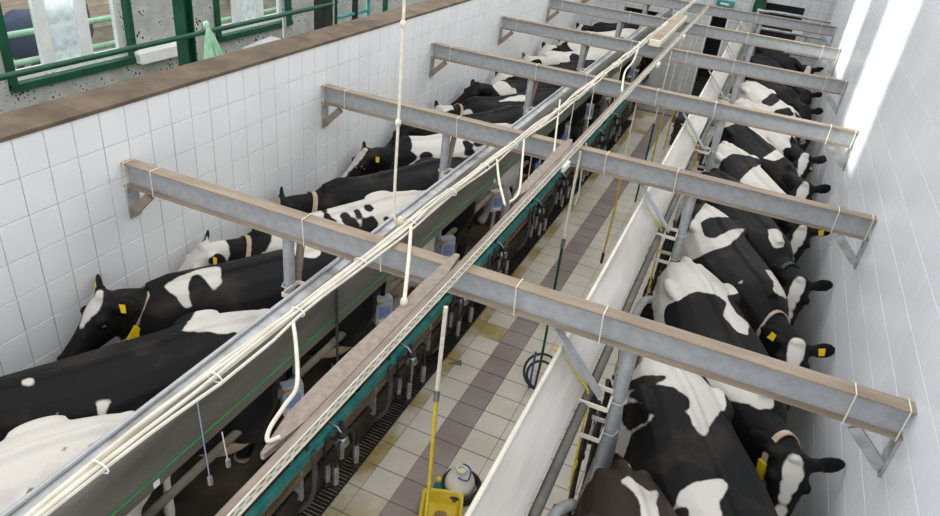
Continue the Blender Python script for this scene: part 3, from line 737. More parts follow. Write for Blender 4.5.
cow(1, 5.58, 'white-rumped cow with broad black saddle and white blaze, tagged on its tan collar', 'b',
    [('w', Q((165,130),(175,85),(190,57),(215,44),(245,46),(272,60),(295,92),(325,108),(340,140),(340,190),(320,184),(295,157),(300,130),(285,117),(245,110),(215,127),(192,137),(187,152),(193,180),(172,175))),
     ('b', Q((300,118),(324,114),(333,142),(337,165),(318,152))), ('w', Q((318,210),(350,225),(345,235),(320,225))),
     ('w', Q((245,245),(300,262),(385,287),(385,320),(357,325),(340,314),(300,307),(280,290)))], face=blaze, xr=1.32, ang=25, neck_yaw=10, neck_pitch=10, head_pitch=-52, head_yaw=-36, collar=('strap_tan',12,Y1,-1), seed=35, fat=1.08, voxel=.012)
cow(1, 6.92, 'black cow with pale mottled rump, forehead star, tan collar and yellow ear tags', 'b',
    [('w', T((125,370),(148,342),(185,336),(218,352),(255,390),(217,386),(165,379),(142,390),(136,410),(150,426),(200,407),(227,405),(192,442),(150,453),(115,473),(80,475),(95,430),(108,395))),
     ('b', T((130,392),(150,381),(200,381),(224,401),(187,409),(160,427),(138,421))),
     ('w', Q((368,70),(395,78),(413,105),(408,124),(384,112),(386,95))), ('w', Q((313,96),(332,86),(330,98)))], face=tri, xr=1.36, ang=26, neck_yaw=12, neck_pitch=6, head_pitch=-40, head_yaw=-40, collar=('strap_tan',8), tags=((0,Y1),(1,Y1)), seed=37, fat=1.05, voxel=.012)
cow(1, 7.98, 'black cow with white blaze and turquoise collar buckle, nose at a neighbour', 'b',
    [('w', T((274,404),(302,410),(313,444),(290,448),(276,430)))], face=blaze, xr=1.32, ang=26, neck_yaw=8, neck_pitch=8, head_pitch=-50, head_yaw=-38, collar=('strap_dark',11,'strap_turq',-1), seed=39, voxel=.015, noseink='p')
cow(1, 9.05, 'black and white cow with pale hips, black saddle and white face under the second bracket', 'b',
    [('w', T((140,262),(150,222),(168,190),(205,188),(244,208),(276,238),(270,260),(235,249),(200,244),(180,254),(167,279),(157,300),(140,300))),
     ('w', T((211,304),(240,277),(266,264),(305,295),(330,325),(305,340),(240,320)))], face=blaze, xr=1.32, ang=26, neck_yaw=8, neck_pitch=14, head_pitch=-58, head_yaw=-40, seed=41, voxel=.015, noseink='p', tags=((1,Y1),))
cow(1, 10.2, 'black cow with white shoulder patch and long white face beside the third bracket', 'b', [('w', T((228,184),(270,174),(312,180),(330,205),(312,220),(290,230),(273,219),(256,204))), ('w', T((263,254),(300,231),(320,245),(290,260))), ('w', T((170,175),(200,165),(205,180),(180,190)))], face=blaze, xr=1.32, ang=26, neck_yaw=8, neck_pitch=18, head_pitch=-52, head_yaw=-40, seed=43, voxel=.016, noseink='p')
cow(1, 11.4, 'mostly white cow with two black back patches', 'w', [('b', T((262,132),(287,114),(300,128),(282,142))), ('b', T((285,150),(320,146),(332,162),(300,164))), ('b', T((320,100),(345,110),(340,150),(318,130)))], face=NB+blaze, xr=1.32, ang=26, neck_yaw=8, head_yaw=-34, neck_pitch=14, seed=45, voxel=.018)
cow(1, 12.7, 'black-headed white cow standing under the third and fourth crossbeams', 'w', [('b', T((258,134),(287,112),(302,128),(282,144))), ('b', T((283,152),(320,144),(334,164),(300,166))), ('b', T((205,60),(260,75),(320,85),(335,100),(260,92),(215,85)))], face=NB+tri, xr=1.30, ang=26, neck_yaw=8, head_yaw=-34, neck_pitch=20, head_pitch=-50, seed=47, voxel=.02, tags=((1,Y1),))
cow(1, 13.9, 'black cow with white hip fleck and dark face', 'b', [('w', dot(758,57,5)), ('w', dot(783,64,6))], xr=1.30, ang=26, neck_yaw=8, head_yaw=-34, neck_pitch=14, seed=49, voxel=.022)
cow(1, 15.1, 'black cow with plain dark face, second from the cattle doorway', 'b', [('w', dot(765,45,4))], xr=1.30, ang=26, neck_yaw=8, head_yaw=-34, neck_pitch=12, seed=51, voxel=.024)
cow(1, 16.5, 'black cow with upright white-blazed head in front of the cattle doorway', 'b', [], face=blaze, xr=1.30, ang=26, neck_yaw=6, head_yaw=-30, neck_pitch=26, head_pitch=-60, seed=53, voxel=.024)
oc = cow(-1, 0, 'slate-blue cow standing in the yard outside the window', 's', [], seed=60, voxel=.024)
del oc['group']; yq = P(36, 40, x=-10.6).y; oc.location = (-10.6, yq + .2, -.3); oc.rotation_euler = (0, 0, R(-80))

pmat('wire_blue', (0.25, 0.30, 0.40), (0.32, 0.37, 0.46), 6, 0.5)
pmat('pipe_brown', (0.13, 0.085, 0.045), (0.26, 0.19, 0.115), 6, 0.7, stretch=(3, .5, 3))
# ------------------------------------------------------------------ overhead cables, perforated rail, planks
def wob(a, f, s): return a * (mnoise.noise(Vector((f, s * 7.3, 1.7))))
def cx(y):
    ks = [(0, -.44), (1.4, -.425), (2.7, -.405), (3.6, -.39), (6.85, -.31), (10.2, -.27), (14.7, -.21), (17, -.19)]
    for (a, u), (b_, v) in zip(ks, ks[1:]):
        if y <= b_: return u + (v - u) * (y - a) / (b_ - a)
    return ks[-1][1]
t = thing('cable_bundle', (-0.42, 0.3, BT), 'bundle of cream-white cables strapped across the tops of the beams', 'cables')
for k in range(5):
    pts = []
    y = 0.3
    while y < 16.0:
        kk = (y - BY[0]) / 2.403; sag = 0.02 * math.sin(math.pi * (kk % 1.0)) ** 2 if y > BY[0] else 0
        pts.append((cx(y) - 0.026 + 0.013 * k + wob(.034, y * 1.3, k), y, BT + 0.014 + 0.013 * (k % 2) - sag * .5 * (k % 3) + abs(wob(.02, y * 1.7, k + 9)))); y += 0.12
    MB().tube(pts, 0.0100 if k < 3 else 0.008, 7).build('cable', 'cable_white', t, smooth=True)
for i in range(26):
    y = 0.6 + i * 0.58
    MB().tube([(cx(y) + 0.042 * math.cos(a), y, BT + 0.02 + 0.024 * math.sin(a)) for a in [j * math.pi / 5 for j in range(11)]], 0.0035, 5).build('strap', 'white_board', t)
t = thing('perforated_rail', (0.11, 1.1, BT), 'cream slotted steel rail running along the parlour on top of the beams', 'rail')
ya, yb = 1.05, 14.95
MB().box(0.074, 0.084, ya, yb, BT, BT + 0.03).build('inner_angle', 'rail_dirty', t)
MB().box(0.084, 0.091, ya, yb, BT, BT + 0.012).build('groove', 'concrete', t)
MB().box(0.091, 0.122, ya, yb, BT + 0.047, BT + 0.052).build('top_flange', 'rail_dirty', t)
m = MB()
z0, z1 = BT, BT + 0.052
zr = [(z0, z0 + .010), (z0 + .021, z0 + .030), (z0 + .041, z1)]
for a, b_ in zr: m.box(0.122, 0.126, ya, yb, a, b_)
y = ya
while y < yb:
    for q_, (za, zb) in enumerate(((zr[0][1], zr[1][0]), (zr[1][1], zr[2][0]))):
        m.box(0.122, 0.126, y + .02 * q_, y + .02 * q_ + 0.024, za, zb)
    y += 0.056
m.build('slotted_face', 'tray_paint', t)
MB().box(0.114, 0.119, ya, yb, z0 + .004, z1 - .006).build('shade_strip', 'slot_shade', t)  # dark strip behind the slots, its colour stands for the shade inside
MB().box(0.126, 0.131, ya, yb, z0, z0 + .004).build('lip', 'tray_paint', t)
def plank(x0, x1, y0, y1, z, lab, n=9, th=0.03, ragged=0.02):
    L_, R_ = [], []
    for i in range(n):
        u = i / (n - 1); yy = y0 + (y1 - y0) * u
        cut = 0.03 if i in (0, n - 1) else 0
        L_.append((x0 + cut + random.uniform(-ragged, ragged) * .6, yy)); R_.append((x1 - cut, yy))
    lp = L_ + R_[::-1]; m = MB(); k = len(lp)
    m.add([(x, y, z) for x, y in lp] + [(x, y, z + th) for x, y in lp], [tuple(range(k))[::-1], tuple(range(k, 2 * k))] + [(i, (i + 1) % k, (i + 1) % k + k, i + k) for i in range(k)])
    return tag(m.build('plank', 'wood', loc=(x0, y0, z)), lab, 'plank', 'weathered planks beside the slotted rail')
plank(-0.012, 0.072, 1.50, 3.30, BT + 0.001, 'weathered plank with chewed end beside the slotted rail, near the white hose', ragged=.02)
plank(-0.006, 0.072, 4.25, 5.68, BT + 0.001, 'weathered plank tied beside the slotted rail at the second crossbeam')
def ropething(name, pts, r, mat, lab, cat, group=None, knots=(), extra=None):
    base = Vector(min(pts, key=lambda p: Vector(p).z)); t = thing(name, base, lab, cat, group)
    MB().tube(spline(pts, 5), r, 8).build('cord' if name != 'hanging_hose' else 'tube', mat, t, smooth=True)
    for p, kr in knots: MB().ell(p, (kr, kr, kr * 1.3), nu=8, nv=6).build('knot', mat, t, smooth=True)
    for nm, p2, r2, m2 in (extra or []): MB().tube(spline(p2, 4), r2, 8).build(nm, m2, t, smooth=True)
    return t
ropething('rope', [(-0.465, 3.40, 5.6), (-0.468, 3.405, 4.2), (-0.462, 3.40, 3.0), (-0.468, 3.42, 2.2), (-0.42, 3.46, 2.145)], 0.009, 'rope', 'knotted cream rope hanging straight down onto the cable bundle', 'rope', None, [((-0.465, 3.4, 3.35), .018), ((-0.464, 3.4, 2.8), .019), ((-.44, 3.45, 2.15), .024)])
def P2(px, py, z): return P(px, py, z=z)
ropething('rope', [P2(411, 226, BT + .03), P2(409, 255, BT + .03), P2(406, 285, BT + .05), P2(404, 303, BT + .045)], 0.011, 'rope', 'thick cream rope tied from the cables to the chewed plank', 'rope', None, [(P2(404, 302, BT + .05), .022)])
ropething('hose', [P2(293, 322, BT + .03), P2(296, 345, BT + .03), P2(297, 385, BT + .04), P2(285, 405, BT + .05), P2(270, 428, BT + .05), P2(268, 441, BT + .04), P2(280, 437, BT + .04)], 0.0095, 'cable_white', 'white hose looping from the cables to the chewed plank end', 'hose')
ropething('cord', [P2(497, 160, BT + .03), P2(499, 180, BT + .0), P2(505, 205, BT + .04)], 0.009, 'rope', 'slack cream cord from the cables to the slotted rail past the knotted rope', 'cord')
ropething('cord', [P2(524, 140, BT + .03), P2(522, 165, BT + .0), P2(519, 192, BT + .04), P2(510, 202, BT + .04)], 0.009, 'rope', 'cream cord draped from the cables over the tied plank', 'cord')
ropething('cord', [P2(560, 100, BT + .03), P2(557, 125, BT + .0), P2(554, 152, BT + .04)], 0.008, 'rope', 'cream cord from the cables to the slotted rail behind the second crossbeam', 'cord')
ropething('cord', [P2(640, 42, BT + .03), P2(634, 60, BT - .0), P2(625, 72, BT), P2(622, 92, BT + .04)], 0.012, 'cable_white', 'white cable curling from the light box down to the slotted rail', 'cord')
for y, zb, zt, lab in ((2.83, -0.45, 1.47, 'cream drop tube ending in a yellow hose over the yellow basin'), (8.1, -0.12, 1.1, 'yellow drop hose with black nozzle hanging behind the second crossbeam')):
    ropething('drop_hose', [(.175, y, zt), (.178, y, BT - .02)] if y < 5 else [(.16, y, zt), (.16, y, BT - .02)], 0.013 if y < 5 else .007, 'rope', lab, 'hose', None,
      extra=[('yellow_hose', [(.175, y, zt), (.185, y + .01, (zt + zb) / 2), (.17, y, zb)], 0.013, 'yellow'), ('fitting', [(.176, y, zt + .04), (.176, y, zt - .04)], 0.019, 'steel'), ('nozzle', [(.17, y, zb), (.17, y, zb - .16)], 0.018, 'black_plastic')])
ropething('drop_hose', [(.15, 5.58, 1.2), (.15, 5.58, BT - .02)], 0.013, 'rope', 'cream cord carrying a dark green hose down to the black hose coil', 'hose', None,
      extra=[('green_hose', [(.15, 5.58, 1.2), (.15, 5.6, .5), (.14, 5.66, -.2), (.12, 5.7, -.62)], 0.013, 'dark_green'), ('fitting', [(.15, 5.58, 1.24), (.15, 5.58, 1.14)], 0.02, 'steel')])
ropething('rope', [(.15, 5.75, BT), (.155, 5.76, 1.85), (.16, 5.8, 1.62), (.15, 5.77, 1.5)], 0.008, 'rope', 'short frayed rope end hanging beside the green hose cord', 'rope')
for y, zt, zb, lab, mt in ((10.4, 1.0, -.3, 'thin drop cord with dark green hose under the third bay', 'dark_green'), (11.3, .9, -.2, 'thin drop cord with yellow hose under the fourth bay', 'yellow'), (12.9, .9, -.2, 'thin drop cord with yellow handle near the far pit wall', 'yellow'), (13.8, 1.2, .2, 'thin drop cord near the far doorway', 'rope')):
    ropething('drop_hose', [(.15, y, zt), (.15, y, BT - .02)], 0.009, 'rope', lab, 'hose', None, extra=[('lower_hose', [(.15, y, zt), (.155, y, (zt + zb) / 2), (.15, y, zb)], 0.014, mt)])
for px, py in ((505, 122), (543, 92), (575, 78), (610, 58), (662, 25), (690, 8)):
    p = P2(px, py, BT); p.x = cx(p.y); p.z = BT + .012; ropething('cord', [p, p + Vector((0, 0, -.35)), p + Vector((0.01, 0, -.72))], 0.005, 'rope', 'thin cord dangling from the cable bundle towards the milk line', 'cord', 'thin dangling cords')
# white box under the cables
t = thing('light_box', (-0.1, 10.6, BT), 'long white box with dusty top lying on the beams beside the cables', 'light box')
MB().box(-0.18, -0.02, 10.3, 12.9, BT + .002, BT + 0.10).build('body', 'plastic_white', t, bevel=.01)
MB().box(-0.17, -0.03, 10.32, 12.88, BT + 0.10, BT + 0.104).build('dust_cover', 'dust', t)
for y, lab in ((7.75, 'third'), (10.2, 'fourth'), (13.0, 'fifth'), (15.0, 'last')):
    pass
# small white brackets on the slotted rail
for y, lab in ((5.05, 'small white clip plate on the slotted rail before the second crossbeam'), (9.2, 'small white clip plate on the slotted rail past the third crossbeam'), (11.4, 'small white clip plate on the slotted rail past the fourth crossbeam')):
    tag(MB().box(0.133, 0.165, y, y + .16, BT - .03, BT + .02).build('clip_plate', 'white_board', loc=(.14, y, BT - .03), bevel=.006), lab, 'plate')
# thin wires dangling from the guard by the tiled wall
for px, py, L_, mt, lab in ((197, 400, .55, 'wire_blue', 'thin grey-blue wire dangling from the grey splash guard'), (222, 432, .22, 'rope', 'short tan cord with clip under the grey splash guard'), (336, 288, .7, 'rubber', 'black cable hanging over the grey splash guard')):
    p = P(px, py, x=-0.69); ropething('wire', [p, p + Vector((.01, .0, -L_ * .5)), p + Vector((.0, .02, -L_))], (.0035 if mt != 'rubber' else .010), mt, lab, 'wire', extra=[('clip', [p + Vector((0, .02, -L_)), p + Vector((.0, .02, -L_ - .05))], .014, 'steel')])

# ------------------------------------------------------------------ pit edge: teal rail, pipes, grate, clusters, meters
for s in (-1, 1):
    w = 'white tiled' if s < 0 else 'glossy'
    t = thing('kerb_rail', (s * 1.03, 0.3, 0), 'teal painted kerb rail at the pit edge below the cows by the %s wall' % w, 'rail')
    xa, xb = sorted((s * 1.055, s * 1.005)); MB().box(xa, xb, 0.3, 16.5, -0.06, 0.045).build('teal_rail', 'teal', t, bevel=.006)
    MB().box(*sorted((s * 1.005, s * 1.0)), 0.3, 16.5, -.05, -.04).build('trim_line', 'pipe_brown', t)
    t = thing('milk_pipe', (s * 1.10, 0.3, -.3), 'brown-stained pipe under the kerb rail by the %s wall' % w, 'pipe')
    MB().tube([(s * 1.10, .3, -.24), (s * 1.10, 16.4, -.24)], .045, 12).build('upper_pipe', 'pipe_brown', t, smooth=True)
    MB().tube([(s * 1.12, .3, -.45), (s * 1.12, 16.4, -.45)], .035, 12).build('lower_pipe', 'concrete_dark', t, smooth=True)
    for i in range(14):
        y = .9 + i * 1.15
        MB().box(*sorted((s * 1.06, s * 1.19)), y, y + .03, -.5, -.16).build('pipe_bracket', 'galv_dirty', t)
    t = thing('drain_grate', (s * 1.1, .3, PIT), 'dark slatted drain grate along the pit floor under the %s wall cows' % w, 'grate')
    m = MB(); xa, xb = sorted((s * 1.02, s * 1.188))
    m.box(xa, xa + .01, .3, 16.4, PIT + .001, PIT + .02); m.box(xb - .01, xb, .3, 16.4, PIT + .001, PIT + .02)
    y = .3
    while y < 16.4: m.box(xa + .01, xb - .01, y, y + .018, PIT + .001, PIT + .018); y += .04
    o = m.build('slats', 'rubber', t); o['kind'] = 'stuff'
    t = thing('rump_rail', (s * 1.10, .3, .6), 'dirty horizontal rump pipe behind the cows by the %s wall' % w, 'rail')
    MB().tube([(s * 1.09, .3, .78), (s * 1.09, 16.4, .78)], .028, 10).build('pipe', 'concrete', t, smooth=True)
def cluster(s, y, lab):
    """milking cluster hooked on the kerb rail: claw bowl, four teat cups with liners, short tubes, long hose"""
    x = s * 0.93; c = Vector((x, y, -.07)); t = thing('milking_cluster', c, lab, 'milking cluster', 'milking clusters by the %s wall' % ('white tiled' if s < 0 else 'glossy'))
    MB().lathe(c + Vector((0, 0, -.07)), [(.015, 0), (.052, .01), (.066, .038), (.062, .07), (.04, .095), (.015, .105)], 14).build('claw', 'steel', t, smooth=True)
    MB().lathe(c + Vector((0, 0, .035)), [(.04, 0), (.042, .025), (.015, .04)], 12).build('claw_cap', 'rubber', t, smooth=True)
    MB().tube([c + Vector((0, 0, .07)), c + Vector((s * .04, 0, .12)), (s * 1.05, y, .06)], .009, 6).build('hook', 'steel', t, smooth=True)
    for i, (dx, dy) in enumerate(((-.055, -.085), (.05, -.10), (-.055, .08), (.045, .10))):
        jx, jy = random.uniform(-.02, .02), random.uniform(-.03, .03)
        top = c + Vector((dx * 1.2 + jx, dy * 1.35 + jy, -.16 + random.uniform(-.05, .03)))
        MB().tube(spline([c + Vector((dx * .5, dy * .5, .02)), c + Vector((dx * 1.1, dy * 1.3, .07)), c + Vector((dx * 1.4, dy * 1.6, -.03)), top], 5), .014, 7).build('short_tube', 'rubber', t, smooth=True)
        cup = MB().lathe(top + Vector((0, 0, -.20)), [(.024, 0), (.025, .06), (.0275, .07), (.0275, .16), (.021, .20)], 12).build('teat_cup', 'steel', t, smooth=True)
        MB().lathe(top + Vector((0, 0, -.25)), [(.017, 0), (.033, .007), (.034, .04), (.026, .054)], 12).build('liner', 'rubber', cup, smooth=True)
    MB().tube(spline([c + Vector((0, .0, .05)), c + Vector((-s * .02, .12, .0)), c + Vector((s * .05, .26, -.28)), (s * 1.06, y + .36, -.42), (s * 1.12, y + .44, -.30)], 6), .018, 8).build('milk_hose', 'rubber', t, smooth=True)
    MB().tube(spline([(s * 1.0, y - .30, .03), (s * .97, y - .32, -.2), (s * .99, y - .34, -.45), (s * 1.08, y - .38, -.62)], 5), .022, 8).build('pulse_hose', 'rubber_grey', t, smooth=True)
CY = [2.42, 3.58, 4.80, 6.02, 7.25, 8.75, 9.95, 11.2, 12.4, 13.6]
for k, y in enumerate(CY):
    cluster(-1, y, 'milking cluster of steel teat cups on the teal rail, white tiled wall side')
for k, y in enumerate([2.55, 3.62, 4.95, 6.2, 7.5, 8.7, 9.9, 11.1]):
    cluster(1, y, 'milking cluster of four steel teat cups hanging behind the pale splash guard')
def meter(s, y, lab, z=.55):
    x = s * 1.06; t = thing('milk_meter', (x, y, z), lab, 'meter', 'milk meters by the %s wall' % ('white tiled' if s < 0 else 'glossy'))
    q = Matrix.Rotation(R(-38 if s < 0 else 180 + 38), 3, 'Z') if s < 0 else Matrix.Rotation(R(-128), 3, 'Z')
    def bx(a, b, c_, d, e, f):
        m = MB().box(a * 1.2, b * 1.2, c_ * 1.2, d * 1.2, e * 1.2, f * 1.2); m.v = [Vector((x, y, z)) + q @ v for v in m.v]; return m
    bx(-.03, .035, -.065, .065, 0, .22).build('housing', 'plastic_grey', t, bevel=.008)
    bx(.035, .038, -.045, .045, .06, .16).build('display', 'display_blue', t)
    bx(.035, .040, -.05, -.02, .185, .20).build('indicator', 'orange', t)
    bx(.035, .039, -.04, .04, .02, .045).build('keypad', 'white_board', t)
    MB().tube([(x, y, z + .02), (x - s * -.01, y, .30), (s * 1.09, y, -.02)], .022, 8).build('stem', 'galv_dirty', t, smooth=True)
    MB().tube(spline([(x - s * .01, y + .03, z), (x - s * .06, y + .08, z - .2), (x - s * .02, y + .14, z - .45), (s * 1.02, y + .1, 0)], 5), .014, 7).build('hose', 'rubber', t, smooth=True)
for y in (1.75, 3.12, 4.42, 5.72, 7.1, 8.5, 9.9, 11.3, 12.7, 14.6):
    meter(-1, y, 'grey milk meter with blue display, over the teal rail, white tiled wall side')
for y in (2.75, 4.62, 5.8, 7.2, 8.6):
    meter(1, y, 'grey milk meter half hidden behind the pale splash guard', .45)
# bent rump hoops behind the cows of the glossy wall, hoses
for y in (2.35, 4.75, 7.2, 9.6, 12.0):
    t = thing('rump_hoop', (1.08, y, 0), 'bent grey pipe hoop behind the cows beside the pale splash guard', 'pipe', 'rump hoops by the glossy wall')
    MB().tube(spline([(1.12, y + .55, 0), (1.12, y + .55, .7), (1.10, y + .48, 1.05), (1.02, y + .30, 1.16), (.99, y + .12, 1.05), (1.03, y, .75), (1.10, y, .3), (1.12, y, 0)], 6), .034, 10).build('hoop', 'galv_dirty', t, smooth=True)
    for q in (y, y + .55): MB().lathe((1.12, q, 0), [(.06, 0), (.06, .01)], 12).build('base_flange', 'galv_dirty', t)
for y, d in ((3.35, .0), (3.52, .05), (5.9, .02), (6.1, .05), (8.3, .03)):
    ropething('hanging_hose', [(1.0 + d, y, 1.4), (.99 + d, y + .03, 1.0), (1.0 + d, y + .02, .5), (1.03, y, .05)], .018, 'rubber', 'black rubber hose hanging between pale splash guard and stall post', 'hose', 'black hoses by the glossy wall', extra=[('end_loop', [(1.0 + d, y, 1.4), (.98 + d, y - .05, 1.48), (1.0 + d, y - .1, 1.38), (1.0 + d, y - .11, 1.15)], .012, 'rubber')])
for k, y in enumerate(BY[:3]):
    ropething('string', [(0.72, y - .02, 1.80), (.78, y - .0, 1.745), (.88, y + .02, 1.64), (.97, y + .0, 1.55), (.99, y - .05, 1.25), (1.0, y - .06, .85)], .007, 'yellow', 'yellow string tied across the pale splash guard at the %s brace' % ['first', 'second', 'third'][k], 'string', extra=[('bow', [(1.0, y - .09, 1.05), (1.0, y - .05, 1.08), (1.0, y - .02, 1.0)], .009, 'yellow')])

# ------------------------------------------------------------------ things on the pit floor
j = P(460, 481, z=PIT + .14)
t = thing('water_jug', (j.x, j.y, PIT), 'cream plastic jug with wide neck and blue handle on the pit floor', 'jug')
MB().lathe((j.x, j.y, PIT + .002), [(.09, 0), (.125, .02), (.14, .08), (.135, .15), (.11, .205), (.06, .235), (.042, .245), (.042, .275), (.05, .28), (.05, .295), (.036, .295), (.034, .27)], 24).build('body', 'plastic_white', t, smooth=True)
MB().tube(spline([(j.x - .05, j.y + .13, PIT + .13), (j.x - .02, j.y + .10, PIT + .25), (j.x + .07, j.y + .05, PIT + .27), (j.x + .09, j.y - .06, PIT + .25), (j.x + .0, j.y - .08, PIT + .26)], 5), .008, 7).build('handle_strap', 'blue_plastic', t, smooth=True)
t = thing('hose_coil', (j.x, j.y, PIT), 'black rubber hose coiled around the cream jug', 'hose')
for k, (r, z) in enumerate(((.165, .02), (.162, .055), (.168, .09))):
    MB().tube([(j.x + .01 + r * math.cos(a), j.y + .02 + r * math.sin(a) * 1.05, PIT + z + .01 * math.sin(a * 2 + k)) for a in [i * 2 * math.pi / 28 for i in range(29)]], .017, 8).build('loop', 'rubber', t, smooth=True)
b0 = P(441, 511, z=PIT + .12)
t = thing('wash_basin', (b0.x, b0.y, PIT), 'yellow rectangular plastic basin with brown water on the pit floor', 'basin')
def rrect(w, d, r, z, n=5):
    out = []
    for cx, cy, a0 in ((w - r, d - r, 0), (-w + r, d - r, 90), (-w + r, -d + r, 180), (w - r, -d + r, 270)):
        for i in range(n + 1):
            a = R(a0 + 90 * i / n); out.append(Vector((b0.x, b0.y, PIT)) + Matrix.Rotation(R(20), 3, 'Z') @ Vector((cx + r * math.cos(a), cy + r * math.sin(a), z)))
    return out
MB().loft([rrect(.14, .18, .05, .002), rrect(.165, .205, .05, .13), rrect(.185, .225, .055, .137), rrect(.185, .225, .055, .133), rrect(.16, .20, .05, .128), rrect(.135, .175, .045, .015)]).build('tub', 'yellow', t, smooth=True)
MB().loft([rrect(.06, .08, .045, .023), rrect(.06, .08, .045, .026)]).build('water', 'basin_water', t)
sb = P(437, 494, z=PIT + .1)
t = thing('spray_bottle', (sb.x - .03, sb.y + .08, PIT), 'small teal bottle with yellow cap between basin and jug', 'bottle')
MB().lathe((sb.x - .03, sb.y + .08, PIT), [(.035, 0), (.04, .01), (.04, .12), (.018, .16), (.018, .18)], 14).build('bottle', 'teal', t, smooth=True)
MB().lathe((sb.x - .03, sb.y + .08, PIT + .18), [(.022, 0), (.022, .03), (.012, .035)], 12).build('cap', 'tag_yellow', t, smooth=True)
h0_ = P(541, 373, z=PIT + .25)
t = thing('hose_coil', (h0_.x, h0_.y, PIT), 'loose black hose coil under the green hose by the pale splash guard', 'hose')
for k in range(2):
    r = .17 + .05 * k
    MB().tube([(h0_.x + r * math.cos(a) * .9, h0_.y + .03 * k + r * math.sin(a) * .5, PIT + .22 + r * math.sin(a) * .75 + .02 * k) for a in [i * 2 * math.pi / 26 for i in range(27)]], .015, 8).build('loop', 'rubber', t, smooth=True)
MB().tube([(h0_.x - .1, h0_.y, PIT), (h0_.x - .1, h0_.y, PIT + .5)], .012, 8).build('hook', 'blue_plastic', t)
dr = P(457, 363, z=PIT)
m = MB(); m.add([(dr.x - .09, dr.y - .07, PIT + .0015), (dr.x + .07, dr.y - .02, PIT + .0015), (dr.x + .02, dr.y + .08, PIT + .0015), (dr.x - .09, dr.y - .07, PIT + .004), (dr.x + .07, dr.y - .02, PIT + .004), (dr.x + .02, dr.y + .08, PIT + .004)], [(2, 1, 0), (3, 4, 5), (0, 1, 4, 3), (1, 2, 5, 4), (2, 0, 3, 5)])
tag(m.build('drain_cover', 'concrete', loc=(dr.x, dr.y, PIT)), 'small triangular grey drain cover set in the pit tiles', 'drain')
# far end of the pit
t = thing('plastic_crate', (.28, 15.6, PIT), 'black plastic crate stack standing in the pit near the far wall', 'crate')
MB().box(.02, .62, 15.3, 15.9, PIT, PIT + .62).build('body', 'black_plastic', t, bevel=.02)
for z in (.2, .42): MB().box(.0, .64, 15.28, 15.92, PIT + z, PIT + z + .03).build('rim', 'black_plastic', t)
t = thing('rag_heap', (.55, 15.0, PIT), 'orange-brown rag heap beside the black crate', 'rag')
m = MB()
for i in range(9): m.ell((.62 + random.uniform(-.12, .12), 14.75 + random.uniform(-.12, .12), PIT + .08 + random.uniform(0, .12)), (random.uniform(.07, .12), random.uniform(.07, .12), random.uniform(.05, .09)), nu=9, nv=6)
m.build('cloth', 'orange', t, smooth=True)
# far gate pipes and teal box
t = thing('far_gate', (1.5, 16.9, 0), 'grey curved pipe gate in front of the far cattle doorway', 'gate')
for pts in ([(1.0, 16.9, 0), (1.0, 16.9, 1.75), (1.15, 16.9, 1.95), (2.46, 16.9, 1.95)], [(1.0, 16.9, 1.6), (2.46, 16.9, 1.6)], [(1.0, 16.9, 1.2), (2.46, 16.9, 1.2)], [(2.1, 16.9, 0), (2.1, 16.9, 1.95)]):
    MB().tube(spline(pts, 6) if len(pts) > 2 else pts, .03, 10).build('pipe', 'galv_dirty', t, smooth=True)
MB().box(1.78, 1.98, 16.8, 16.87, 1.62, 1.80).build('sign_plate', 'white_board', t)
t = thing('wall_cabinet', (.25, YB - .1, 1.83), 'small teal wall box with white stripe over the far doorway', 'cabinet')
MB().box(.06, .44, YB - .14, YB - .022, 1.83, 1.96).build('box', 'teal', t, bevel=.01)
MB().box(.15, .34, YB - .145, YB - .14, 1.87, 1.91).build('stripe', 'white_board', t)
t = thing('jacket', (1.0, YB - .05, 1.9), 'dark green jacket hung on the far tiled wall', 'jacket')
m = MB(); m.loft([[Vector((.98 + .13 * w_ * math.cos(a), YB - .09 + .06 * math.sin(a), z)) for a in [i * math.pi / 6 for i in range(12)]] for z, w_ in ((1.75, .9), (1.95, 1.0), (2.2, .85), (2.38, .6), (2.45, .2))])
m.build('cloth', 'dark_green', t, smooth=True)
# door frame in the far wall
t = thing('door_1', (.32, YB, -.35), kind='structure')
for xa, xb, za, zb in ((-.01, .03, -.35, 1.79), (.38, .42, -.35, 1.79), (.03, .38, 1.75, 1.79)): MB().box(xa, xb, YB - .02, YB + .25, za, zb).build('frame', 'frame_white', t)
t = thing('pit_stairs', (.3, 17.3, PIT), 'concrete steps rising from the pit to the far doorway', 'steps')
for i in range(3): MB().box(-.2, .62, 17.0 + .2 * i, 17.595, PIT + .18 * i, PIT + .18 * (i + 1)).build('step', 'concrete', t)

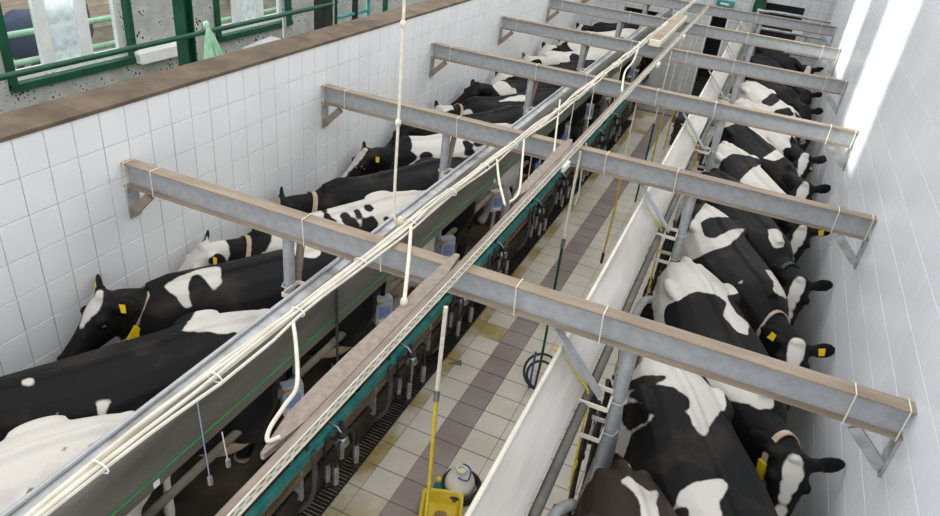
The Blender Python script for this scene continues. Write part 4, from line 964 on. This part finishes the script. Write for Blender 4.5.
# ------------------------------------------------------------------ hall beyond the tiled wall: outer wall, windows, green rails
XO = -7.7
wins = []
W1 = (P(9, 88, x=XO).y, P(136, 58, x=XO).y); W2 = (P(216, 42, x=XO).y, P(290, 20, x=XO).y)
SILL = 0.5 * (P(60, 76, x=XO).z + P(136, 59, x=XO).z); WT = 5.4
m = MB(); yy = -2.0
for a, b_ in (W1, W2):
    m.box(XO - .3, XO, yy, a, 1.6 if False else -1, 6.2); m.box(XO - .3, XO, a, b_, -1, SILL); m.box(XO - .3, XO, a, b_, WT, 6.2); yy = b_
m.box(XO - .3, XO, yy, 26, -1, 6.2)
m.build('wall_outer', 'speckled')['kind'] = 'structure'
MB().box(XO, XL - .3, -2, 26, -.35, -.25).build('floor_lane', 'concrete')['kind'] = 'structure'
for n, (a, b_) in enumerate((W1, W2)):
    t = thing('window_%d' % (n + 1), (XO, (a + b_) / 2, SILL), kind='structure')
    fw = .11
    for xa, xb, za, zb in ((a, a + fw, SILL, WT), (b_ - fw * .8, b_, SILL, WT)): MB().box(XO - .06, XO + .05, xa, xb, za, zb).build('jamb', 'dark_green', t)
    MB().box(XO - .06, XO + .07, a, b_, SILL - .05, SILL + .05).build('sill', 'dark_green', t)
    MB().box(XO - .06, XO + .05, a, b_, WT - .08, WT).build('head', 'dark_green', t)
    ia, ib = a + fw, b_ - fw * .8; wd = (ib - ia) / 3; ZM = 3.05
    MB().box(XO - .2, XO - .1, ia, ib, ZM, ZM + .1).build('transom', 'frame_white', t)
    MB().box(XO - .165, XO - .158, ia, ib, ZM + .1, WT - .08).build('unseen_sun_pane', 'pane_clear', t)  # added above the view, left undivided so the sun bands come through whole
    for i in range(3):
        p0, p1 = ia + wd * i, ia + wd * (i + 1)
        s_ = MB(); e = .09
        s_.box(XO - .2, XO - .13, p0, p0 + e, SILL + .05, ZM); s_.box(XO - .2, XO - .13, p1 - e, p1, SILL + .05, ZM)
        s_.box(XO - .2, XO - .13, p0 + e, p1 - e, SILL + .05, SILL + .16); s_.box(XO - .2, XO - .13, p0 + e, p1 - e, ZM - .12, ZM)
        sa = s_.build('sash', 'frame_white', t)
        MB().box(XO - .17, XO - .163, p0 + e, p1 - e, SILL + .16, ZM - .12).build('pane', 'pane_dirty' if i == 1 else 'pane_clear', sa)
XG = -5.0
def gp(px, py): return P(px, py, x=XG)
c0 = gp(188, 60)
t = thing('green_column', (XG, c0.y, -.25), 'thick dark green steel column standing behind the tiled wall', 'column')
for xa, xb, ya_, yb_ in ((-.08, .08, -.075, -.06), (-.08, .08, .06, .075), (-.006, .006, -.06, .06)): MB().box(XG + xa, XG + xb, c0.y + ya_, c0.y + yb_, -.25, 5.5).build('flange' if abs(ya_ + yb_) > .1 else 'web', 'dark_green', t)
MB().box(XG - .16, XG + .16, c0.y - .16, c0.y + .16, -.25, -.235).build('base_plate', 'dark_green', t)
zr1 = gp(100, 51).z
t = thing('hand_rail', (XG + .12, 5, -.25), 'dark green pipe handrail in front of the windows', 'rail')
MB().tube([(XG + .13, 1.5, zr1), (XG + .13, gp(325, 5).y, zr1)], .03, 10).build('top_rail', 'dark_green', t, smooth=True)
for px in (277,):
    yq = gp(px, 30).y; MB().tube([(XG + .13, yq, -.25), (XG + .13, yq, zr1)], .026, 10).build('upright', 'galv', t, smooth=True)
MB().tube([(XG + .13, 1.5, zr1 - .5), (XG + .13, gp(325, 5).y, zr1 - .5)], .026, 10).build('lower_rail', 'dark_green', t, smooth=True)
wb_ = P(165, 52, x=XO + .12)
t = thing('sill_box', (XO + .1, wb_.y, wb_.z - .08), 'long white box fixed to the outer wall between the windows', 'box')
MB().box(XO + .002, XO + .2, wb_.y - .55, wb_.y + .5, wb_.z - .09, wb_.z + .09).build('body', 'white_board', t, bevel=.01)
MB().box(XO + .05, XO + .15, wb_.y - .555, wb_.y - .55, wb_.z - .05, wb_.z + .05).build('end_cap', 'plastic_grey', t)
pb = gp(203, 30)
t = thing('plastic_bag', (XG + .14, pb.y, pb.z - .3), 'pale green plastic bag tied to the green handrail', 'bag')
zt_ = gp(195, 24).z
for k, (dy, L_, wd_) in enumerate(((-.02, .62, .10), (.12, .50, .085))):
    m = MB(); n = 16
    rings = []
    for i in range(8):
        u = i / 7; r = .015 + wd_ * (u ** .7) * (1 - .25 * u)
        rings.append([Vector((XG + .19 + r * .5 * math.cos(2 * math.pi * q / n) * (1 + .4 * math.sin(q * 4.1 + k)), pb.y - .12 + dy * u * 1.6 + r * math.sin(2 * math.pi * q / n) * (1 + .35 * math.sin(q * 2.7 + 2 * k)), zt_ - L_ * u + .03 * math.sin(q * 3.3) * u)) for q in range(n)])
    m.loft(rings).build('lobe', 'bag_green', t, smooth=True)
MB().ell((XG + .17, pb.y - .12, zt_ + .02), (.035, .035, .05), nu=8, nv=6).build('knot', 'bag_green', t, smooth=True)
# green gate frames further along
t = thing('lane_gate', (XG, gp(350, 20).y, -.25), 'green and black pipe gate in the hall behind the tiled wall', 'gate')
for px, r, mt in ((331, .03, 'dark_green'), (336, .025, 'dark_green'), (368, .035, 'teal'), (385, .05, 'dark_green'), (355, .05, 'black_plastic')):
    yq = gp(px, 10).y; MB().tube([(XG, yq, -.25), (XG, yq, 3.2)], r, 8).build('upright', mt, t, smooth=True)
for pa, pb_ in (((336, 18), (369, 10)), ((336, 26), (400, 14))):
    a, b_ = gp(*pa), gp(*pb_); z = (a.z + b_.z) / 2; MB().tube([(XG, a.y, z), (XG, b_.y, z)], .028, 8).build('rail', 'teal', t, smooth=True)
t = thing('black_post', (XG, gp(323, 20).y, -.25), 'square black post at the end of the green handrail', 'post')
yq = gp(323, 20).y; MB().box(XG - .09, XG + .09, yq - .11, yq + .11, -.25, 3.4).build('shaft', 'black_plastic', t); MB().box(XG - .14, XG + .14, yq - .16, yq + .16, -.25, -.235).build('base_plate', 'black_plastic', t)
t = thing('feed_chute', (XG + .3, gp(262, 40).y, 1.0), 'grey sheet chute leaning on the green upright behind the wall', 'chute')
a, b_ = gp(248, 50), gp(277, 38); MB().bar(a, b_, .22, .012).build('sheet', 'galv', t); MB().bar(b_, b_ + Vector((0, 0, -.9)), .05, .05).build('leg', 'dark_green', t); MB().bar(a, a + Vector((0, 0, -.8)), .05, .05).build('leg', 'dark_green', t)
# yard outside the windows
MB().box(-40, XO - .3, -10, 40, -.4, -.3).build('ground', 'yard')['kind'] = 'structure'
t = thing('barn_wall', (-13.5, 14, -.3), 'pale brown boarded barn wall across the yard', 'wall')
for i in range(11): MB().box(-13.55 - .01 * (i % 2), -13.5, 2, 30, -.3 + .27 * i, -.045 + .27 * i).build('board', 'board_tan', t)
for y in (8, 11, 14, 17, 20, 23): MB().box(-13.5, -13.38, y, y + .2, -.3, 2.75).build('post', 'brick', t)
t = thing('yard_rail', (-9.6, 10, -.3), 'pale green pipe rail outside the windows', 'rail')
for z in (1.0, .55): MB().tube([(-9.6, 2, z), (-9.6, 30, z)], .05, 10).build('pipe', 'pale_green', t, smooth=True)
for y in (6.5, 9.65, 12.8, 16): MB().box(-9.66, -9.54, y, y + .12, -.3, 1.2).build('upright', 'pale_green', t)
